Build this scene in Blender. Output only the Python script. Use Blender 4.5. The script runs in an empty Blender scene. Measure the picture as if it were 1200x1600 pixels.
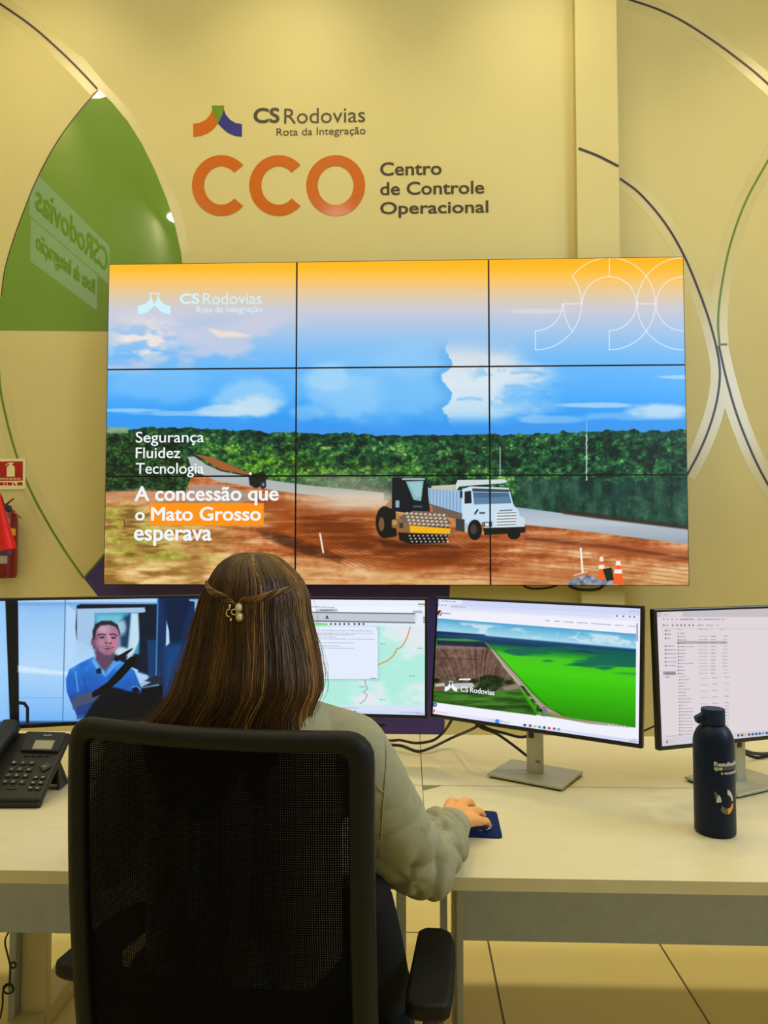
import bpy, bmesh, math, random
import numpy as np
from mathutils import Vector, Matrix

random.seed(7)
S = bpy.context.scene
COL = S.collection
R = math.radians
PI = math.pi

# ------------------------------------------------------------------ camera
CZ = 1.39
FPX = 1150.0
cam_d = bpy.data.cameras.new('camera')
cam = bpy.data.objects.new('camera', cam_d)
COL.objects.link(cam)
cam.location = (0, 0, CZ)
cam.rotation_euler = (R(90 + 2.5), 0, R(2.0))
cam_d.sensor_fit = 'VERTICAL'
cam_d.sensor_height = 34.6
cam_d.lens = 34.6 * FPX / 1600.0
cam_d.clip_start = 0.05
S.camera = cam
CR = cam.rotation_euler.to_matrix()
CO = Vector((0, 0, CZ))


def ray(px, py):
    return CR @ Vector(((px - 600) / FPX, -(py - 800) / FPX, -1.0))


def at_y(px, py, Y):
    d = ray(px, py)
    return CO + d * (Y / d.y)


def at_z(px, py, z):
    d = ray(px, py)
    return CO + d * ((z - CZ) / d.z)


def at_d(px, py, dep):
    return CO + ray(px, py) * dep


def to_px(p):
    q = CR.transposed() @ (Vector(p) - CO)
    return (600 + FPX * q.x / -q.z, 800 - FPX * q.y / -q.z)


# ------------------------------------------------------------------ colour management, world
S.view_settings.view_transform = 'Standard'
S.view_settings.look = 'None'
S.view_settings.gamma = 1.0
S.view_settings.use_curve_mapping = False
S.view_settings.exposure = 0.0
W = bpy.data.worlds.new('world')
S.world = W
W.use_nodes = True
W.node_tree.nodes['Background'].inputs[0].default_value = (1.0, 0.93, 0.75, 1)
W.node_tree.nodes['Background'].inputs[1].default_value = 0.02
S.cycles.max_bounces = 8
S.cycles.diffuse_bounces = 4
S.cycles.glossy_bounces = 3
S.cycles.transparent_max_bounces = 16
S.cycles.sample_clamp_indirect = 4.0
S.cycles.use_denoising = True
S.cycles.caustics_reflective = False
S.cycles.caustics_refractive = False

# ------------------------------------------------------------------ room numbers
WALL_Y = 4.25      # left part of the far wall
PIL_Y = 4.19       # face of the pillar
RWALL_Y = 4.45     # right part of the far wall
CEIL = 5.6
XL, XR, YB = -3.2, 3.6, -3.6
DESK = 0.74

# lights: two rows of round ceiling lamps, and daylight through the high window on the right
LAMPS = [(-2.2, 3.55), (-0.7, 3.55), (0.8, 3.55), (2.3, 3.55),
         (-2.9, 2.1), (-0.9, 2.1), (1.1, 2.1), (3.15, 2.3),
         (-2.9, -0.6), (-0.9, -0.6), (1.1, -0.6), (3.05, -0.3)]
LAMP_E = [9.5] * 4 + [11.5] * 4 + [12.5] * 4
LAMP_C = [(1.0, 0.85, 0.50)] * 8 + [(1.0, 0.95, 0.80)] * 4
WARM = (1.0, 0.85, 0.52)


def area(name, loc, rot, sx, sy, energy, color, shape='RECTANGLE'):
    l = bpy.data.lights.new(name, 'AREA')
    l.shape = shape
    l.size = sx
    l.size_y = sy
    l.energy = energy
    l.color = color
    o = bpy.data.objects.new(name, l)
    COL.objects.link(o)
    o.location = loc
    o.rotation_euler = rot
    return o


for i, ((x, y), e, c) in enumerate(zip(LAMPS, LAMP_E, LAMP_C)):
    o = area('lamp_light', (x, y, CEIL - 0.07), (0, 0, 0), 0.34, 0.34, e, c, 'DISK')
    if i < 4: o.data.spread = R(85)
area('window_light', (XR - 0.10, 0.9, 3.1), (0, R(90), 0), 1.5, 2.0, 80.0, (0.62, 0.80, 1.0))


# ------------------------------------------------------------------ object helpers
def tag(o, label=None, cat=None, group=None, kind=None):
    if label: o['label'] = label
    if cat: o['category'] = cat
    if group: o['group'] = group
    if kind: o['kind'] = kind
    return o


def thing(name, label, cat, loc, group=None):
    o = bpy.data.objects.new(name, None)
    COL.objects.link(o)
    o.location = loc
    o.empty_display_size = 0.05
    return tag(o, label, cat, group)


class MB:
    def __init__(s):
        s.v, s.f, s.uv = [], [], None

    def add(s, vs, fs):
        b = len(s.v)
        s.v += [tuple(v) for v in vs]
        s.f += [tuple(b + i for i in f) for f in fs]
        return s

    def box(s, c, size, rot=None):
        hx, hy, hz = size[0] / 2, size[1] / 2, size[2] / 2
        vs = [Vector((x, y, z)) for x in (-hx, hx) for y in (-hy, hy) for z in (-hz, hz)]
        if rot is not None:
            vs = [rot @ v for v in vs]
        vs = [v + Vector(c) for v in vs]
        return s.add(vs, [(0, 1, 3, 2), (4, 6, 7, 5), (0, 4, 5, 1), (2, 3, 7, 6), (0, 2, 6, 4), (1, 5, 7, 3)])

    def loft(s, rings, cap=True, closed=True):
        n = len(rings[0])
        vs = [p for r in rings for p in r]
        fs = []
        for i in range(len(rings) - 1):
            for j in range(n if closed else n - 1):
                k = (j + 1) % n
                fs.append((i * n + j, i * n + k, (i + 1) * n + k, (i + 1) * n + j))
        if cap:
            fs.append(tuple(range(n - 1, -1, -1)))
            fs.append(tuple((len(rings) - 1) * n + j for j in range(n)))
        return s.add(vs, fs)

    def tube(s, pts, r, n=10, cap=True, flat=1.0, up=None):
        pts = [Vector(p) for p in pts]
        rs = r if isinstance(r, (list, tuple)) else [r] * len(pts)
        rings = []
        t0 = (pts[1] - pts[0]).normalized()
        u = Vector(up) if up is not None else (Vector((0, 0, 1)) if abs(t0.z) < .9 else Vector((1, 0, 0)))
        for i, p in enumerate(pts):
            t = (pts[min(i + 1, len(pts) - 1)] - pts[max(i - 1, 0)]).normalized()
            u = (u - t * u.dot(t)).normalized()
            w = t.cross(u)
            rings.append([p + (w * math.cos(2 * PI * k / n) + u * math.sin(2 * PI * k / n) * flat) * rs[i] for k in range(n)])
        return s.loft(rings, cap)

    def lathe(s, prof, n=28, c=(0, 0, 0), sx=1, sy=1):
        c = Vector(c)
        rings = [[c + Vector((r * math.cos(2 * PI * k / n) * sx, r * math.sin(2 * PI * k / n) * sy, z)) for k in range(n)] for r, z in prof]
        return s.loft(rings, True)

    def prism(s, pts, vec):
        pts = [Vector(p) for p in pts]
        vec = Vector(vec)
        n = len(pts)
        vs = pts + [p + vec for p in pts]
        fs = [tuple(range(n - 1, -1, -1)), tuple(range(n, 2 * n))]
        for i in range(n):
            k = (i + 1) % n
            fs.append((i, k, n + k, n + i))
        return s.add(vs, fs)

    def sphere(s, c, r, n=16, m=10, sc=(1, 1, 1), rot=None):
        vs, fs = [], []
        for i in range(m + 1):
            a = PI * i / m
            for k in range(n):
                b = 2 * PI * k / n
                p = Vector((math.sin(a) * math.cos(b) * sc[0], math.sin(a) * math.sin(b) * sc[1], math.cos(a) * sc[2])) * r
                if rot is not None: p = rot @ p
                vs.append(p + Vector(c))
        for i in range(m):
            for k in range(n):
                j = (k + 1) % n
                fs.append((i * n + k, (i + 1) * n + k, (i + 1) * n + j, i * n + j))
        return s.add(vs, fs)

    def build(s, name, mat, parent=None, smooth=False, bevel=0, seg=2, fix=True):
        me = bpy.data.meshes.new(name)
        me.from_pydata(s.v, [], s.f)
        me.update()
        if fix:
            bm = bmesh.new()
            bm.from_mesh(me)
            bmesh.ops.remove_doubles(bm, verts=bm.verts, dist=1e-6)
            bmesh.ops.recalc_face_normals(bm, faces=bm.faces)
            bm.to_mesh(me)
            bm.free()
        return link(name, me, mat, parent, smooth, bevel, seg)


def link(name, me, mat, parent=None, smooth=False, bevel=0, seg=2):
    o = bpy.data.objects.new(name, me)
    COL.objects.link(o)
    if mat: me.materials.append(mat)
    if smooth:
        me.polygons.foreach_set('use_smooth', [True] * len(me.polygons))
        if smooth != 'all':
            me.set_sharp_from_angle(angle=R(40))
    if bevel:
        m = o.modifiers.new('bevel', 'BEVEL')
        m.width = bevel
        m.segments = seg
        m.limit_method = 'ANGLE'
        m.angle_limit = R(35)
    if parent is not None:
        o.parent = parent
        if parent.type == 'EMPTY':
            o.matrix_parent_inverse = Matrix.Translation(-parent.location)
    return o


def crom(pts, n=8):
    """smooth curve through points"""
    P = [Vector(p) for p in pts]
    out = []
    for i in range(len(P) - 1):
        a = P[i - 1] if i else P[0] * 2 - P[1]
        b, c = P[i], P[i + 1]
        d = P[i + 2] if i + 2 < len(P) else P[-1] * 2 - P[-2]
        for k in range(n):
            t = k / n
            out.append(0.5 * ((2 * b) + (c - a) * t + (2 * a - 5 * b + 4 * c - d) * t * t + (3 * b - a - 3 * c + d) * t ** 3))
    out.append(P[-1])
    return out


class Plane:
    def __init__(s, o, xd, yd):
        s.o, s.x, s.y = Vector(o), Vector(xd).normalized(), Vector(yd).normalized()
        s.n = s.x.cross(s.y).normalized()

    def w(s, u, v, off=0):
        return s.o + s.x * u + s.y * v + s.n * off

    def hit(s, px, py):
        d = ray(px, py)
        p = CO + d * ((s.o - CO).dot(s.n) / d.dot(s.n))
        return ((p - s.o).dot(s.x), (p - s.o).dot(s.y))


# ------------------------------------------------------------------ materials (node based)
def mat(name, col, rough=0.5, metal=0.0, noise=0.0, nscale=20.0, bump=0.0, bscale=200.0, spec=0.5, coat=0.0, coat_r=0.05, stretch=None):
    m = bpy.data.materials.new(name)
    m.use_nodes = True
    nt = m.node_tree
    b = nt.nodes['Principled BSDF']
    b.inputs['Base Color'].default_value = (*col, 1)
    b.inputs['Roughness'].default_value = rough
    b.inputs['Metallic'].default_value = metal
    b.inputs['Specular IOR Level'].default_value = spec
    b.inputs['Coat Weight'].default_value = coat
    b.inputs['Coat Roughness'].default_value = coat_r
    tc = nt.nodes.new('ShaderNodeTexCoord')
    mp = nt.nodes.new('ShaderNodeMapping')
    nt.links.new(tc.outputs['Object'], mp.inputs[0])
    if stretch: mp.inputs['Scale'].default_value = stretch
    if noise > 0:
        n = nt.nodes.new('ShaderNodeTexNoise')
        n.inputs['Scale'].default_value = nscale
        n.inputs['Detail'].default_value = 4
        nt.links.new(mp.outputs[0], n.inputs['Vector'])
        r = nt.nodes.new('ShaderNodeValToRGB')
        r.color_ramp.elements[0].position = 0.3
        r.color_ramp.elements[1].position = 0.7
        r.color_ramp.elements[0].color = (*[c * (1 - noise) for c in col], 1)
        r.color_ramp.elements[1].color = (*[min(1, c * (1 + noise)) for c in col], 1)
        nt.links.new(n.outputs['Fac'], r.inputs[0])
        nt.links.new(r.outputs[0], b.inputs['Base Color'])
    if bump > 0:
        n2 = nt.nodes.new('ShaderNodeTexNoise')
        n2.inputs['Scale'].default_value = bscale
        n2.inputs['Detail'].default_value = 3
        nt.links.new(mp.outputs[0], n2.inputs['Vector'])
        bp = nt.nodes.new('ShaderNodeBump')
        bp.inputs['Strength'].default_value = bump
        bp.inputs['Distance'].default_value = 0.002
        nt.links.new(n2.outputs['Fac'], bp.inputs['Height'])
        nt.links.new(bp.outputs[0], b.inputs['Normal'])
    return m


def srgb(r, g, b):
    f = lambda c: (c / 255 / 12.92) if c <= 10 else ((c / 255 + 0.055) / 1.055) ** 2.4
    return (f(r), f(g), f(b))


def glow(name, col, strength=1.0):
    m = bpy.data.materials.new(name)
    m.use_nodes = True
    b = m.node_tree.nodes['Principled BSDF']
    b.inputs['Base Color'].default_value = (0, 0, 0, 1)
    b.inputs['Roughness'].default_value = 0.6
    b.inputs['Specular IOR Level'].default_value = 0.0
    b.inputs['Emission Color'].default_value = (*col, 1)
    b.inputs['Emission Strength'].default_value = strength
    return m


M = {}
M['wall'] = mat('painted_wall', (0.635, 0.56, 0.262), 0.55, noise=0.03, nscale=1.5, bump=0.05, bscale=150)
M['wall_plain'] = mat('painted_side_wall', (0.72, 0.66, 0.44), 0.7, noise=0.03, nscale=1.5)
M['ceiling'] = mat('ceiling_paint', (0.75, 0.70, 0.50), 0.8, noise=0.02)
M['desk'] = mat('desk_laminate', (0.69, 0.62, 0.39), 0.38, noise=0.025, nscale=8, stretch=(1, 6, 1))
M['edge'] = mat('desk_edge_band', (0.58, 0.53, 0.36), 0.5, noise=0.03)
M['panel'] = mat('grey_laminate', (0.43, 0.49, 0.68), 0.5, noise=0.05, nscale=30)
M['steel'] = mat('grey_powder_steel', (0.43, 0.47, 0.54), 0.45, noise=0.03)
M['tanleg'] = mat('cream_powder_steel', (0.62, 0.55, 0.36), 0.5, noise=0.04)
M['black'] = mat('black_plastic', (0.012, 0.012, 0.012), 0.42, noise=0.1, bump=0.05, bscale=400)
M['chairblack'] = mat('chair_black_plastic', (0.0055, 0.0055, 0.005), 0.55, spec=.22, noise=0.15, nscale=40, bump=0.1, bscale=600)
M['bezel'] = mat('monitor_bezel', (0.008, 0.008, 0.009), 0.35, noise=0.05)
M['silver'] = mat('brushed_aluminium', (0.46, 0.46, 0.38), 0.48, metal=0.6, noise=0.06, nscale=60, stretch=(1, 20, 1))
M['cable'] = mat('black_cable', (0.010, 0.010, 0.010), 0.5, noise=0.1)
M['purple'] = mat('purple_vinyl', srgb(60, 46, 128), 0.35, noise=0.05, nscale=3)
M['darkline'] = mat('dark_purple_vinyl', srgb(58, 40, 66), 0.35, noise=0.05)
M['greenline'] = mat('green_line_vinyl', srgb(96, 128, 30), 0.35, noise=0.05)
M['green'] = mat('green_vinyl', srgb(96, 138, 0), 0.35, noise=0.04, nscale=3, spec=0.3, coat=1.0, coat_r=0.02)
M['green'].node_tree.nodes['Principled BSDF'].inputs['Coat IOR'].default_value = 1.75
M['orange'] = mat('orange_vinyl', srgb(198, 100, 0), 0.35, noise=0.04, spec=.3, coat=0.25, coat_r=0.12, bump=.2, bscale=50)
M['navy'] = mat('navy_vinyl', srgb(30, 34, 140), 0.35, noise=0.04)
M['charcoal'] = mat('charcoal_vinyl', srgb(62, 52, 28), 0.4, noise=0.04)


M['film'] = mat('clear_vinyl_film', (0.605, 0.535, 0.248), 0.30, noise=0.03, nscale=4, bump=0.5, bscale=60, spec=0.5, coat=1.0, coat_r=0.24)


def floor_mat():
    m = bpy.data.materials.new('porcelain_floor_tiles')
    m.use_nodes = True
    nt = m.node_tree
    b = nt.nodes['Principled BSDF']
    b.inputs['Roughness'].default_value = 0.4
    tc = nt.nodes.new('ShaderNodeTexCoord')
    mp = nt.nodes.new('ShaderNodeMapping')
    mp.inputs['Location'].default_value = FLOOR_OFF
    nt.links.new(tc.outputs['Object'], mp.inputs[0])
    br = nt.nodes.new('ShaderNodeTexBrick')
    br.offset = 0.0
    br.inputs['Scale'].default_value = 1.0
    br.inputs['Brick Width'].default_value = TILE
    br.inputs['Row Height'].default_value = TILE
    br.inputs['Mortar Size'].default_value = 0.0035
    br.inputs['Mortar Smooth'].default_value = 0.1
    br.inputs['Color1'].default_value = (0.80, 0.68, 0.30, 1)
    br.inputs['Color2'].default_value = (0.78, 0.66, 0.29, 1)
    br.inputs['Mortar'].default_value = (0.09, 0.06, 0.03, 1)
    nt.links.new(mp.outputs[0], br.inputs['Vector'])
    n = nt.nodes.new('ShaderNodeTexNoise')
    n.inputs['Scale'].default_value = 3
    n.inputs['Detail'].default_value = 6
    nt.links.new(tc.outputs['Object'], n.inputs['Vector'])
    mx = nt.nodes.new('ShaderNodeMix')
    mx.data_type = 'RGBA'
    mx.blend_type = 'MULTIPLY'
    mx.inputs[0].default_value = 0.12
    nt.links.new(br.outputs['Color'], mx.inputs[6])
    nt.links.new(n.outputs['Color'], mx.inputs[7])
    nt.links.new(mx.outputs[2], b.inputs['Base Color'])
    return m


# the two tile joints seen under the right desk
_ga, _gb = at_z(775, 1534, 0), at_z(1070, 1538, 0)
TILE = _gb.x - _ga.x
_gh = at_z(655, 1457, 0)
FLOOR_OFF = (-_ga.x % TILE, -_gh.y % TILE, 0)
M['floor'] = floor_mat()

# ================================================================== ROOM
def struct(name, mb, m, parent=None, **k):
    o = mb.build(name, m, parent, **k)
    if parent is None: o['kind'] = 'structure'
    return o


struct('floor', MB().box((0.2, 0.6, -0.05), (7.2, 8.8, 0.1)), M['floor'])
struct('ceiling', MB().box((0.2, 0.6, CEIL + 0.05), (7.2, 8.8, 0.1)), M['ceiling'])
px0 = at_y(902.5, 400, PIL_Y).x
px1 = at_y(967.5, 300, PIL_Y).x
struct('wall_far_left', MB().box(((XL + px0) / 2 + 0.05, WALL_Y + 0.15, CEIL / 2), (px0 - XL + 0.1, 0.3, CEIL)), M['wall'])
struct('wall_far_right', MB().box(((XR + px1) / 2 - 0.05, RWALL_Y + 0.15, CEIL / 2), (XR - px1 + 0.1, 0.3, CEIL)), M['wall'])
struct('trim_1', MB().box(((px0 + px1) / 2, PIL_Y + 0.14, CEIL / 2), (px1 - px0, 0.28, CEIL)), M['wall'], bevel=0.003)
struct('wall_left', MB().box((XL - 0.1, 0.55, CEIL / 2), (0.2, 8.3, CEIL)), M['wall_plain'])
struct('wall_back', MB().box((0.2, YB - 0.1, CEIL / 2), (7.2, 0.2, CEIL)), M['wall_plain'])
# right wall with a high window opening
wy0, wy1, wz0, wz1 = -0.1, 1.9, 2.35, 3.85
wr = MB()
for (y0, y1, z0, z1) in ((YB, wy0, 0, CEIL), (wy1, 4.7, 0, CEIL), (wy0, wy1, 0, wz0), (wy0, wy1, wz1, CEIL)):
    wr.box((XR + 0.1, (y0 + y1) / 2, (z0 + z1) / 2), (0.2, y1 - y0, z1 - z0))
struct('wall_right', wr, M['wall_plain'])
M['sky'] = glow('daylight_sky', srgb(200, 225, 255), 1.6)
M['alu'] = mat('white_window_frame', (0.6, 0.6, 0.58), 0.4, noise=0.02)
wf = MB()
for (y0, y1, z0, z1) in ((wy0, wy1, wz0, wz0 + .05), (wy0, wy1, wz1 - .05, wz1), (wy0, wy0 + .05, wz0, wz1), (wy1 - .05, wy1, wz0, wz1), (.875, .925, wz0, wz1)):
    wf.box((XR + 0.08, (y0 + y1) / 2, (z0 + z1) / 2), (0.06, y1 - y0, z1 - z0))
win = struct('window_1', wf, M['alu'])
MB().box((XR + 0.13, (wy0 + wy1) / 2, (wz0 + wz1) / 2), (0.02, wy1 - wy0, wz1 - wz0)).build('window_daylight', M['sky'], win)

# ceiling lamps
M['lampglow'] = glow('lamp_diffuser', (1.0, 0.86, 0.55), 6.0)
M['lampbody'] = mat('lamp_white_metal', (0.7, 0.7, 0.66), 0.4, noise=0.02)
for i, (x, y) in enumerate(LAMPS):
    row = ['near the far wall', 'above the desks', 'behind the office chair'][i // 4]
    lab = 'round white ceiling lamp %s, %s of its row' % (row, ['leftmost', 'second from the left', 'third from the left', 'rightmost'][i % 4])
    t = thing('ceiling_lamp', lab, 'lamp', (x, y, CEIL), 'ceiling lamps')
    MB().lathe([(0.19, CEIL - 0.005), (0.20, CEIL - 0.05), (0.185, CEIL - 0.055), (0.183, CEIL - 0.02)], 32, (x, y, 0)).build('lamp_ring', M['lampbody'], t, True)
    MB().lathe([(0.178, CEIL - 0.030), (0.178, CEIL - 0.025)], 32, (x, y, 0)).build('diffuser', M['lampglow'], t, True)


# ================================================================== LETTERING
def text_mesh(body, offset=0.0, extrude=0.0, spacing=1.0):
    cu = bpy.data.curves.new('lettering', 'FONT')
    cu.body = body
    cu.size = 1.0
    cu.offset = offset
    cu.extrude = extrude
    cu.resolution_u = 5
    cu.space_character = spacing
    o = bpy.data.objects.new('lettering', cu)
    COL.objects.link(o)
    dg = bpy.context.evaluated_depsgraph_get()
    dg.update()
    me = bpy.data.meshes.new_from_object(o.evaluated_get(dg))
    bpy.data.objects.remove(o)
    bpy.data.curves.remove(cu)
    me.materials.clear()
    return me


def lettering(name, body, pl, box, m, parent=None, bold=0.0, off=0.001, thick=0.0008, spacing=1.0):
    """text fitted into the box x0,y0(top),x1,y1(bottom) of its ink on plane pl"""
    me = text_mesh(body, 0.0, 0.5, spacing)
    n = len(me.vertices)
    co = np.empty(n * 3)
    me.vertices.foreach_get('co', co)
    co = co.reshape(-1, 3)
    u0, v0 = pl.hit(box[0], box[3])
    u1, v1 = pl.hit(box[2], box[1])
    mn, mx = co.min(0), co.max(0)
    co[:, 0] = u0 + (co[:, 0] - mn[0]) / (mx[0] - mn[0]) * (u1 - u0)
    co[:, 1] = v0 + (co[:, 1] - mn[1]) / (mx[1] - mn[1]) * (v1 - v0)
    me.vertices.foreach_set('co', co.ravel())
    bm = bmesh.new()
    bm.from_mesh(me)
    g0 = bm.verts[:] + bm.edges[:] + bm.faces[:]
    sc = (u1 - u0) / (mx[0] - mn[0])
    if bold > 0.003:
        b = bold * sc * 0.9
        for k, (dx, dy) in enumerate(((b, 0), (-b, 0), (0, b * .8), (0, -b * .8), (b * .7, b * .55), (-b * .7, b * .55), (b * .7, -b * .55), (-b * .7, -b * .55))):
            g = bmesh.ops.duplicate(bm, geom=g0)['geom']
            for v in g:
                if isinstance(v, bmesh.types.BMVert): v.co.x += dx; v.co.y += dy; v.co.z -= .06 * (k + 1)
        for v in bm.verts:
            v.co.x = u0 + b + (v.co.x - u0) * (1 - 2 * b / (u1 - u0))
            v.co.y = v0 + b * .8 + (v.co.y - v0) * (1 - 1.6 * b / (v1 - v0))
    for v in bm.verts:
        v.co = pl.w(v.co.x, v.co.y, off + (v.co.z + 0.5) * thick)
    bm.to_mesh(me)
    bm.free()
    me.update()
    return link(name, me, m, parent)


def ribbon_mb(pl, pxs, width, off, thick, mb=None, sm=8):
    uv = [Vector((*pl.hit(*p), 0)) for p in pxs]
    if sm: uv = crom(uv, sm)
    mb = mb or MB()
    rings = []
    for i, p in enumerate(uv):
        t = (uv[min(i + 1, len(uv) - 1)] - uv[max(i - 1, 0)]).normalized()
        nn = Vector((-t.y, t.x, 0)) * width / 2
        a, b = p + nn, p - nn
        rings.append([pl.w(a.x, a.y, off), pl.w(b.x, b.y, off), pl.w(b.x, b.y, off + thick), pl.w(a.x, a.y, off + thick)])
    return mb.loft(rings)


def film_mb(pl, pxs, width, off, sm=8):
    """a single sheet of clear film"""
    uv = [Vector((*pl.hit(*p), 0)) for p in pxs]
    uv = crom(uv, sm)
    vs, fs = [], []
    for i, p in enumerate(uv):
        t = (uv[min(i + 1, len(uv) - 1)] - uv[max(i - 1, 0)]).normalized()
        nn = Vector((-t.y, t.x, 0)) * width / 2
        vs += [pl.w(p.x - nn.x, p.y - nn.y, off), pl.w(p.x + nn.x, p.y + nn.y, off)]
        if i: fs.append((2 * i - 2, 2 * i, 2 * i + 1, 2 * i - 1))
    mb = MB()
    mb.add(vs, fs)
    return mb


def poly_mb(pl, pxs, off, thick, mb=None):
    return (mb or MB()).prism([pl.w(*pl.hit(*p), off) for p in pxs], pl.n * thick)


LW = Plane((0, WALL_Y, 0), (1, 0, 0), (0, 0, 1))
PW = Plane((0, PIL_Y, 0), (1, 0, 0), (0, 0, 1))
RW = Plane((0, RWALL_Y, 0), (1, 0, 0), (0, 0, 1))


def arc_decal(label, pl, pxs, m, w=0.013, film=0.11):
    c = pl.w(*pl.hit(*pxs[len(pxs) // 2]), 0)
    t = thing('wall_arc_decal', label, 'wall decal', c, 'arc decals on the far wall')
    ribbon_mb(pl, pxs, w, 0.0010, 0.0008 + 0.00008 * len([1 for o in COL.objects if o.name.startswith('wall_arc_decal')])).build('coloured_line', m, t)
    if film:
        film_mb(pl, pxs, film, 0.0003 + 0.00006 * len([1 for o in COL.objects if o.name.startswith('wall_arc_decal')])).build('clear_film', M['film'], t, fix=False)
    return t


arc_decal('dark purple arc line in the top left corner ending above the green leaf', LW,
          [(-60, -32), (0, 6), (50, 41), (90, 76), (120, 105), (152, 139)], M['darkline'])
arc_decal('thin green arc line below the green leaf, passing behind the extinguisher sign', LW,
          [(-3, 540), (0, 600), (8, 645), (24, 705), (46, 762), (72, 812), (100, 858), (131, 903)], M['greenline'], 0.012)
arc_decal('short dark purple arc line crossing the face of the pillar', PW,
          [(904, 232), (935, 244), (966.5, 260)], M['darkline'], 0.014, 0)
arc_decal('dark purple arc line in the top right corner of the far wall', RW,
          [(982, -1), (1026, 14), (1066, 33), (1110, 61), (1150, 90), (1185, 118), (1225, 155)], M['darkline'])
arc_decal('dark purple arc line curving from the pillar down past the video wall corner', RW,
          [(968.5, 279), (1000, 303), (1037, 346), (1067, 396), (1092, 455), (1112, 514), (1124, 570), (1122, 615), (1111, 660), (1094, 703), (1072, 745)], M['darkline'])
arc_decal('green arc line at the right edge with a short tick at its lower end', RW,
          [(1215, 226), (1197, 256), (1165, 315), (1141, 382), (1127, 450), (1122, 500), (1124, 538)], M['greenline'], 0.012)
ribbon_mb(RW, [(1123, 538.5), (1136, 538)], 0.012, 0.0019, 0.0008, sm=0).build('tick_line', M['greenline'], bpy.data.objects['wall_arc_decal.005'])
arc_decal('dark purple arc line falling to the right edge below the green arc', RW,
          [(1123, 540), (1135, 592), (1152, 650), (1175, 708), (1200, 757), (1230, 800)], M['darkline'])

# green leaf
leaf = [(155, 141), (175, 160), (200, 190), (222, 225), (243, 268), (260, 310), (273, 350), (283, 395), (287, 440), (287, 518), (-30, 516), (-22, 500), (-10, 480),
        (2, 462), (8, 420), (20, 378), (35, 337), (55, 287), (80, 238), (105, 200), (130, 168)]
t = thing('green_leaf_decal', 'large green leaf shaped vinyl on the wall left of the video wall', 'wall decal', LW.w(*LW.hit(140, 350), 0))
poly_mb(LW, leaf, 0.0005, 0.0008).build('leaf_vinyl', M['green'], t)
ribbon_mb(LW, [(153, 141), (130, 167), (105, 199), (80, 237), (55, 286), (35, 336), (20, 378), (8, 420), (2, 462)], 0.006, 0.0014, 0.0005).build('dark_outline', M['darkline'], t)
film_mb(LW, [(118, 92), (155, 136), (200, 187), (226, 228), (247, 270), (264, 312), (277, 352), (287, 400)], 0.085, 0.00025).build('clear_film', M['film'], t, fix=False)

# purple block under the video wall
t = thing('purple_wall_decal', 'large dark purple vinyl block on the wall below the video wall', 'wall decal', LW.w(*LW.hit(450, 1000), 0))
poly_mb(LW, [(175, 852), (131, 903), (154, 933), (230, 1040), (300, 1150), (320, 1230), (690, 1230), (694, 1146), (699, 1030), (703, 915), (704, 850)], 0.0004, 0.0008).build('purple_vinyl', M['purple'], t)
ribbon_mb(LW, [(175, 852), (152, 879), (131, 903)], 0.010, 0.0013, 0.0005, sm=0).build('green_edge', M['greenline'], t)


# emblem of three road segments: px of the bounding box on plane pl
def emblem_parts(x0, y0, x1, y1):
    """left arc, right arc, keystone as px polygons; unit box from the wall sign (301,165)-(379,214)"""
    def T(p): return (x0 + (p[0] - 301) / 78.0 * (x1 - x0), y0 + (p[1] - 165) / 49.0 * (y1 - y0))
    left = [(301.5, 193.5), (312, 192), (321, 187.5), (328, 180), (331.5, 171), (334, 180), (340.5, 193), (334, 201), (325, 208), (314, 212.5), (301.5, 214)]
    right = [(350, 171), (353, 179), (360, 187.5), (369, 192.5), (378.5, 194), (378.5, 214), (366, 212), (355, 207), (346, 199), (340.5, 193), (347, 181)]
    key = [(330.5, 165), (350.5, 165), (350, 172), (347, 181), (340.5, 193), (334, 180), (331.5, 171)]
    return [[T(p) for p in q] for q in (left, right, key)]


t = thing('company_sign', 'CSRodovias Rota da Integração lettering with three coloured emblem above CCO', 'sign', LW.w(*LW.hit(436, 190), 0))
e = emblem_parts(301.5, 165, 378.5, 214)
poly_mb(LW, e[0], 0.0006, 0.001).build('emblem_segment', M['orange'], t)
poly_mb(LW, e[1], 0.0006, 0.001).build('emblem_segment', M['navy'], t)
poly_mb(LW, e[2], 0.0006, 0.001).build('emblem_segment', M['green'], t)
lettering('lettering', 'CS', LW, (396, 168, 437, 193), M['charcoal'], t, 0.034)
lettering('lettering', 'Rodovias', LW, (444, 167.5, 570.5, 193.5), M['charcoal'], t, 0.0)
lettering('lettering', 'Rota da Integração', LW, (432, 198, 571, 216), M['charcoal'], t, 0.0)

t = thing('control_centre_sign', 'large orange CCO letters on the wall beside dark Centro de Controle Operacional', 'sign', LW.w(*LW.hit(530, 290), 0))


def ring_letter(cx, cy, ro_x, ro_y, ri_x, ri_y, a0, a1, n=40):
    po = [(cx + ro_x * math.cos(a0 + (a1 - a0) * i / n), cy - ro_y * math.sin(a0 + (a1 - a0) * i / n)) for i in range(n + 1)]
    pi = [(cx + ri_x * math.cos(a0 + (a1 - a0) * i / n), cy - ri_y * math.sin(a0 + (a1 - a0) * i / n)) for i in range(n + 1)]
    return po, pi


def strip_mb(pl, po, pi, off, thick):
    rings = [[pl.w(*pl.hit(*a), off), pl.w(*pl.hit(*b), off), pl.w(*pl.hit(*b), off + thick), pl.w(*pl.hit(*a), off + thick)] for a, b in zip(po, pi)]
    return MB().loft(rings)


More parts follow.
